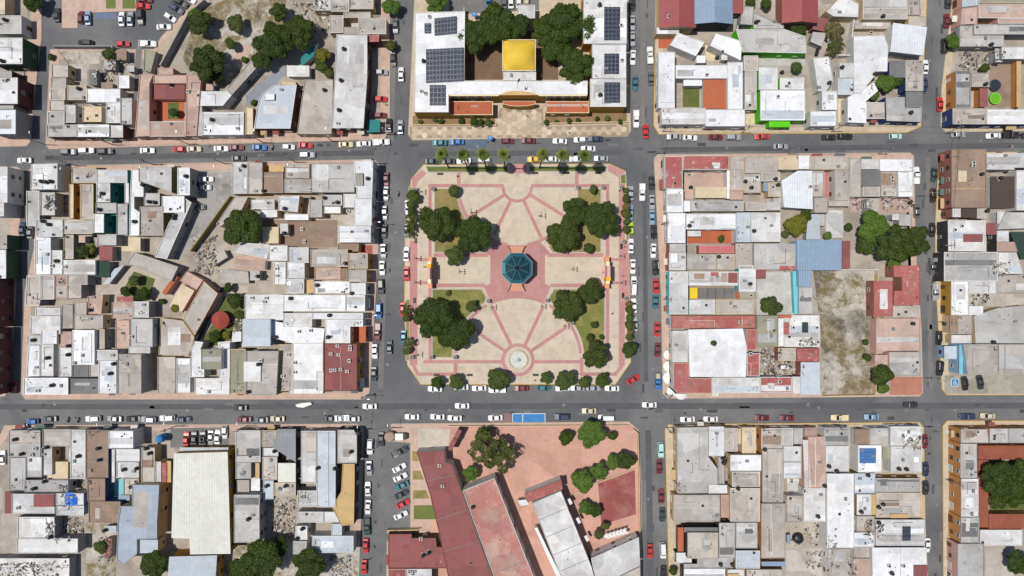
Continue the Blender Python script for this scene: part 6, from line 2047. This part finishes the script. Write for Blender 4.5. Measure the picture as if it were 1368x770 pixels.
# palace bed shrubs
for i, (t, x, y, rr, k) in enumerate((('c', 160, 628, 14, 'O'), ('c', 268, 628, 18, 'F'), ('c', 370, 625, 20, 'F'), ('c', 435, 630, 24, 'G'), ('c', 470, 632, 22, 'G'), ('c', 510, 632, 22, 'O'), ('c', 810, 632, 18, 'F'), ('c', 860, 628, 14, 'O'), ('c', 925, 625, 18, 'F'), ('c', 972, 622, 16, 'F'), ('d', 375, 612, 16, 'F'), ('d', 430, 612, 18, 'O'), ('d', 495, 628, 16, 'F'), ('c', 235, 620, 16, 'O'))):
    tree(t, x, y, rr, k, 'small clipped shrub in the beds along the palace front', 'shrubs in the palace beds', 'shrub')
# palms
def palm_crown(seed):
    r = random.Random(seed); m = MB()
    for i in range(60):
        a = r.uniform(0, 6.28); el = r.choice((r.uniform(.5, 1.45), r.uniform(-.1, .8), r.uniform(-.7, .3))); ln = r.uniform(1.5, 2.25); u = Vector((math.cos(a)*math.cos(el), math.sin(a)*math.cos(el), math.sin(el))); e = u*ln*r.uniform(.18, .42); sd_ = Vector((-math.sin(a), math.cos(a), 0)); up = u.cross(sd_)*-1
        m.tube((0, 0, 0), e, .035, .02, 4)
        for j in range(11):
            f = (j - 5)/5.0; d = (u*math.cos(f*1.15) + sd_*math.sin(f*1.15)).normalized(); tip = e + d*ln*(.8 - .2*abs(f)) - Vector((0, 0, .45*(1 + abs(f))*(1 if el < .6 else .5))); w_ = d.cross(up).normalized()*.075
            mid = e + (tip - e)*.5 + Vector((0, 0, .12)); m.face([e, mid - w_, tip, mid + w_])
    return m.mesh('crown', leafy('palm_leaf_%d' % seed, (92, 110, 48), (150, 158, 92)))
PC = [palm_crown(i) for i in range(3)]; q = MB(); q.lathe([(.34, 0), (.24, .03), (.19, .3), (.16, .7), (.14, 1.0)], 8); PT = q.mesh('trunk', M_BARK); q = MB(); q.lathe([(.2, -1.5), (.42, -1.1), (.46, -.5), (.3, -.05)], 9); PSK = q.mesh('dead_skirt', leafy('dead_frond', (128, 104, 66), (96, 80, 52)))
for i, (cx_, cy_, hh) in enumerate(((270, 78, 15.5), (378, 88, 15), (483, 82, 15.5), (590, 85, 15.5), (790, 90, 15), (893, 82, 15.5), (1005, 115, 13))):
    hh += 6.2; w = px(CX + (520 + cx_/3.85 - CX)*(1 - hh/CAM_H), 224.5 + .8*(i % 2)); o = thing('palm_tree', 'tall fan palm, %s in the lawn strips from the hotel corner' % ORD[i], 'palm tree', (w[0], w[1], .26), rnd.uniform(0, 6), 'fan palms before the palace')
    k = link('trunk', PT, o); k.scale = (1, 1, hh); link('crown', PC[i % 3], o, (0, 0, hh)); link('dead_skirt', PSK, o, (0, 0, hh))
# weeds on the vacant lot
tufts('dry_weeds', [P(1090, 366, 1164, 366, 1160, 440, 1100, 440), P(1130, 440, 1162, 440, 1162, 520, 1130, 500)], 5, LEAF['R'], 'dry brown weeds scattered over the vacant lot', .5, .162)
# ---------------------------------------------------------------- poles, cables, people, street signs
q = MB(); q.tube((0, 0, 0), (0, 0, 8.6), .16, .10, 8); POLE = q.mesh('pole', M_CONC); q = MB(); q.box(-.9, -.05, 7.9, .9, .05, 8.02); [q.tube((x, 0, 8.02), (x, 0, 8.2), .05, .04, 5) for x in (-.8, -.3, .3, .8)]; ARM = q.mesh('crossarm', M_WOOD)
q = MB(); q.tube((0, 0, 7.0), (0, -1.9, 7.6), .04, .035, 6); LARM = q.mesh('lamp_arm', M_STEEL); q = MB(); q.loft([[(-.14, -1.8, 7.55), (.14, -1.8, 7.55), (.1, -1.8, 7.7), (-.1, -1.8, 7.7)], [(-.12, -2.5, 7.62), (.12, -2.5, 7.62), (.08, -2.5, 7.72), (-.08, -2.5, 7.72)]]); LHEAD = q.mesh('lamp_head', M_STEEL)
q = MB(); q.lathe([(.24, 6.2), (.26, 6.3), (.26, 7.0), (.2, 7.1)], 10, c=(.34, 0, 0)); TRF = q.mesh('transformer', M_PIPE)
POLES = [(63, 194, 'the narrow street corner below the maroon row', 180, 0), (152, 194, 'the maroon fronted kerb near the alley', 180, 0), (252, 193, 'the maroon fronted kerb before the pale blue roof', 180, 1), (352, 191, 'the maroon fronted kerb before the tan shop', 180, 0), (444, 189, 'the bank front kerb', 180, 0), (517, 180, 'the bank street corner', 90, 1),
         (103, 222, 'the kerb below the narrow corner house', 0, 0), (205, 220, 'the kerb before the olive walled house', 0, 1), (300, 219, 'the kerb before the white and tan shopfronts', 0, 0), (395, 217, 'the kerb before the wide grey slab', 0, 0), (503, 219, 'the hotel corner', 0, 1), (504, 300, 'the shaded hotel kerb', 90, 0), (499, 420, 'the white plaza shops kerb', 90, 0), (490, 528, 'the dark red shop corner', 90, 1),
         (876, 205, 'the red corner house corner', 0, 1), (883, 300, 'the brick sidewalk by the white house', -90, 0), (887, 400, 'the turquoise shop kerb', -90, 0), (888, 526, 'the market corner', -90, 1), (1052, 206, 'the kerb before the cream arched house', 0, 0), (1172, 206, 'the kerb before the white corner roof', 0, 1), (1222, 262, 'the far street kerb by the white corner roof', 90, 0),
         (885, 176, 'the white courtyard house corner', 180, 0), (990, 178, 'the kerb beside the lime green house', 180, 0), (1110, 176, 'the kerb before the folded white roof', 180, 0), (1262, 178, 'the navy fronted corner', 180, 1), (1258, 215, 'the brown block corner', -90, 0), (1252, 330, 'the kerb by the pale stained roof', -90, 0), (1254, 430, 'the ochre fronted kerb', -90, 0),
         (60, 570, 'the kerb of the grey slab corner', 180, 0), (150, 570, 'the brown L roof kerb', 180, 0), (236, 569, 'the warehouse yard kerb', 180, 1), (330, 569, 'the grey ribbed roof kerb', 180, 0), (485, 573, 'the chamfered corner shop', 180, 1), (524, 571, 'the school corner by the truck', 180, 0), (890, 571, 'the large grey roof corner', 180, 1), (1010, 568, 'the kerb before the stepped beige house', 180, 0), (1110, 567, 'the kerb before the pale grey stained roof', 180, 0), (1233, 570, 'the dish roof corner', 180, 1), (1263, 640, 'the kerb beside the ochre school front', -90, 0), (898, 640, 'the kerb beside the sloping street', -90, 0), (1232, 505, 'the worn pink terrace kerb', 90, 0)]
PT_ = []
for x, y, lab, a, tr in POLES:
    w = px(x, y); o = thing('utility_pole', 'concrete utility pole with lamp arm at ' + lab, 'utility pole', (w[0], w[1], .15), R(a)); link('pole', POLE, o); link('crossarm', ARM, o); link('lamp_arm', LARM, o); link('lamp_head', LHEAD, o)
    if tr: link('transformer', TRF, o)
    PT_.append((w[0], w[1], 8.2))
def cable(i, j, n, label):
    a, c = Vector(PT_[i]), Vector(PT_[j]); m = MB(); N = 10
    for k in range(n):
        o_ = Vector((0, .25*(k - (n - 1)/2), 0)); pts = [a + (c - a)*u + o_ - Vector((0, 0, .9*4*u*(1 - u))) for u in [q/N for q in range(N + 1)]]
        for p0, p1 in zip(pts, pts[1:]): m.tube(p0, p1, .022, .022, 4)
    o = m.build('overhead_cable', M_BLACK); o['label'] = label; o['category'] = 'cable'
CB = [(0, 1), (1, 2), (2, 3), (3, 4), (4, 5), (6, 7), (7, 8), (8, 9), (9, 10), (0, 6), (5, 10), (14, 18), (18, 19), (21, 22), (22, 23), (23, 24), (14, 21), (24, 25), (28, 29), (29, 30), (30, 31), (31, 32), (32, 33), (34, 35), (35, 36), (36, 37), (17, 34), (13, 32), (25, 26), (26, 27)]
for i, j in CB: cable(i, j, 2, 'thin black cables strung from %s to %s' % (' '.join(POLES[i][2].split()[:5]), ' '.join(POLES[j][2].split()[:5])))
# people
def person_mesh(pose):
    V = [(0, 0, .95), (0, 0, 1.15), (0, 0, 1.38), (0, 0, 1.5), (0, 0, 1.66), (0, .09, .9), (.12*pose, .1, .5), (.02*pose, .1, .08), (.12*pose + .1, .1, .04), (0, -.09, .9), (-.12*pose, -.1, .5), (-.16*pose, -.1, .08), (-.06, -.1, .04), (0, .2, 1.36), (-.08*pose, .26, 1.1), (.08, .25, .86), (0, -.2, 1.36), (.1*pose, -.26, 1.1), (.2*pose, -.25, .9)]
    E = [(0, 1), (1, 2), (2, 3), (3, 4), (0, 5), (5, 6), (6, 7), (7, 8), (0, 9), (9, 10), (10, 11), (11, 12), (2, 13), (13, 14), (14, 15), (2, 16), (16, 17), (17, 18)]
    Rr = [.14, .14, .15, .06, .105, .09, .065, .045, .04, .09, .065, .045, .04, .065, .05, .035, .065, .05, .035]
    me = bpy.data.meshes.new('skel'); me.from_pydata(V, E, []); ob = bpy.data.objects.new('skel', me); COL.objects.link(ob); md = ob.modifiers.new('s', 'SKIN'); sv = me.skin_vertices[0].data
    for i, r_ in enumerate(Rr): sv[i].radius = (r_, r_*1.1)
    sv[0].use_root = True; ob.modifiers.new('u', 'SUBSURF').levels = 1
    dg = bpy.context.evaluated_depsgraph_get(); out = bpy.data.meshes.new_from_object(ob.evaluated_get(dg)); bpy.data.objects.remove(ob); return out
PB = [person_mesh(1.0), person_mesh(-1.0), person_mesh(.15)]; SKIN = plain('skin', (176, 124, 96), .6); HAIR = plain('hair', (34, 26, 22), .7)
def person(x, y, a, shirt, trs, label, i, z=.16):
    w = px(x, y); me = PB[i % 3].copy(); 
    for c in (shirt, trs): me.materials.append(plain('cloth_%d_%d_%d' % c, c, .9))
    me.materials.append(SKIN); me.materials.append(HAIR)
    for p in me.polygons: c = p.center; p.material_index = 3 if c.z > 1.68 else 2 if c.z > 1.46 or (abs(c.y) > .2 and c.z < 1.02) else 0 if c.z > .93 else 1
    thing('person', label, 'person', (w[0], w[1], z), R(a), None, me)
PEOPLE = [(704, 156, 40, (40, 44, 50), (150, 150, 150), 'person in dark top crossing the palace forecourt'), (760, 178.5, 10, (30, 30, 34), (40, 40, 60), 'person in black walking along the palace forecourt kerb'), (720, 289, 0, (70, 60, 60), (30, 30, 36), 'person in grey walking on the rose spoke slabs'), (611, 236, 20, (40, 40, 44), (60, 60, 80), 'person in dark clothes near the palm strip walkway'),
          (834, 330, 90, (40, 36, 40), (30, 30, 34), 'person in dark clothes beside the kerb urn'), (642, 441, 60, (196, 90, 40), (40, 40, 40), 'person in orange top near the outer fountain spoke'), (817, 419, 0, (120, 60, 70), (30, 30, 40), 'person in pink top walking beside the hedge side path'), (831, 369, 90, (60, 60, 70), (30, 30, 34), 'person in slate top near the stage wall street'),
          (884.5, 398, 90, (190, 180, 200), (60, 60, 90), 'person in pale top outside the turquoise shop'), (567, 357, 0, (200, 60, 40), (60, 40, 40), 'person in red top beside the pastel stage wall'), (805, 364, 0, (60, 30, 60), (30, 30, 30), 'person in plum top inside the stage wall opening'), (714, 508, 0, (50, 50, 60), (90, 90, 90), 'person in dark top near the fountain bench'), (494, 555 + 191, 90, (80, 40, 90), (30, 30, 40), 'person in purple top crossing the street by the dark arcade'), (516, 141, 0, (30, 30, 36), (60, 60, 60), 'person in black on the salmon pavement beside the bank')]
for i, (x, y, a, s_, t_, lab) in enumerate(PEOPLE): person(x, y, a, s_, t_, lab, i)
# blue round parking sign at the palace kerb and another inside the lot
for x, y, z, lab in ((655.3, 187, .15, 'round blue sign on a pole at the palace forecourt kerb'), (634, 24, .16, 'round blue sign on a pole beside the palace lot trees')):
    w = px(x, y); o = thing('round_sign', lab, 'sign', (w[0], w[1], z)); m = MB(); m.tube((0, 0, 0), (0, 0, 2.4), .05, .05, 6); m.build('post', M_STEEL, o); m = MB(); m.lathe([(.75, 2.4), (.75, 2.46)], 24); m.build('disc', M_BLUE, o)
    m = MB(); m.tube((-.2, -.3, 2.47), (-.2, .35, 2.47), .06, .06, 6); m.tube((-.2, .35, 2.47), (.15, .3, 2.47), .06, .06, 6); m.tube((.15, .3, 2.47), (.15, .05, 2.47), .06, .06, 6); m.tube((.15, .05, 2.47), (-.2, 0, 2.47), .06, .06, 6); m.build('symbol', M_WHITE, o)
# school yard fence posts and litter of the white papers on the road
m = MB(); w = tp(TL['n'], 562, 694); m.prism(ccw([(0, 0), (1.9, .5), (4.6, .7), (5.0, .1), (2.4, -.9), (.4, -.7)]), 0, .9); o = m.build('white_tarpaulin', M_WHITE); o.location = (w[0] - 2.3, w[1], .02); tagged(o, 'white folded awning standing in the street below the market', 'awning')
# uniqueness of labels: look-alikes must share a group
for lb, l in LABELS.items():
    if len(l) > 1 and not all(o.get('group') for o in l): print('DUP', lb, len(l))
    if not 4 <= len(lb.split()) <= 16: print('LEN', len(lb.split()), lb)
print('objects', len(bpy.data.objects))
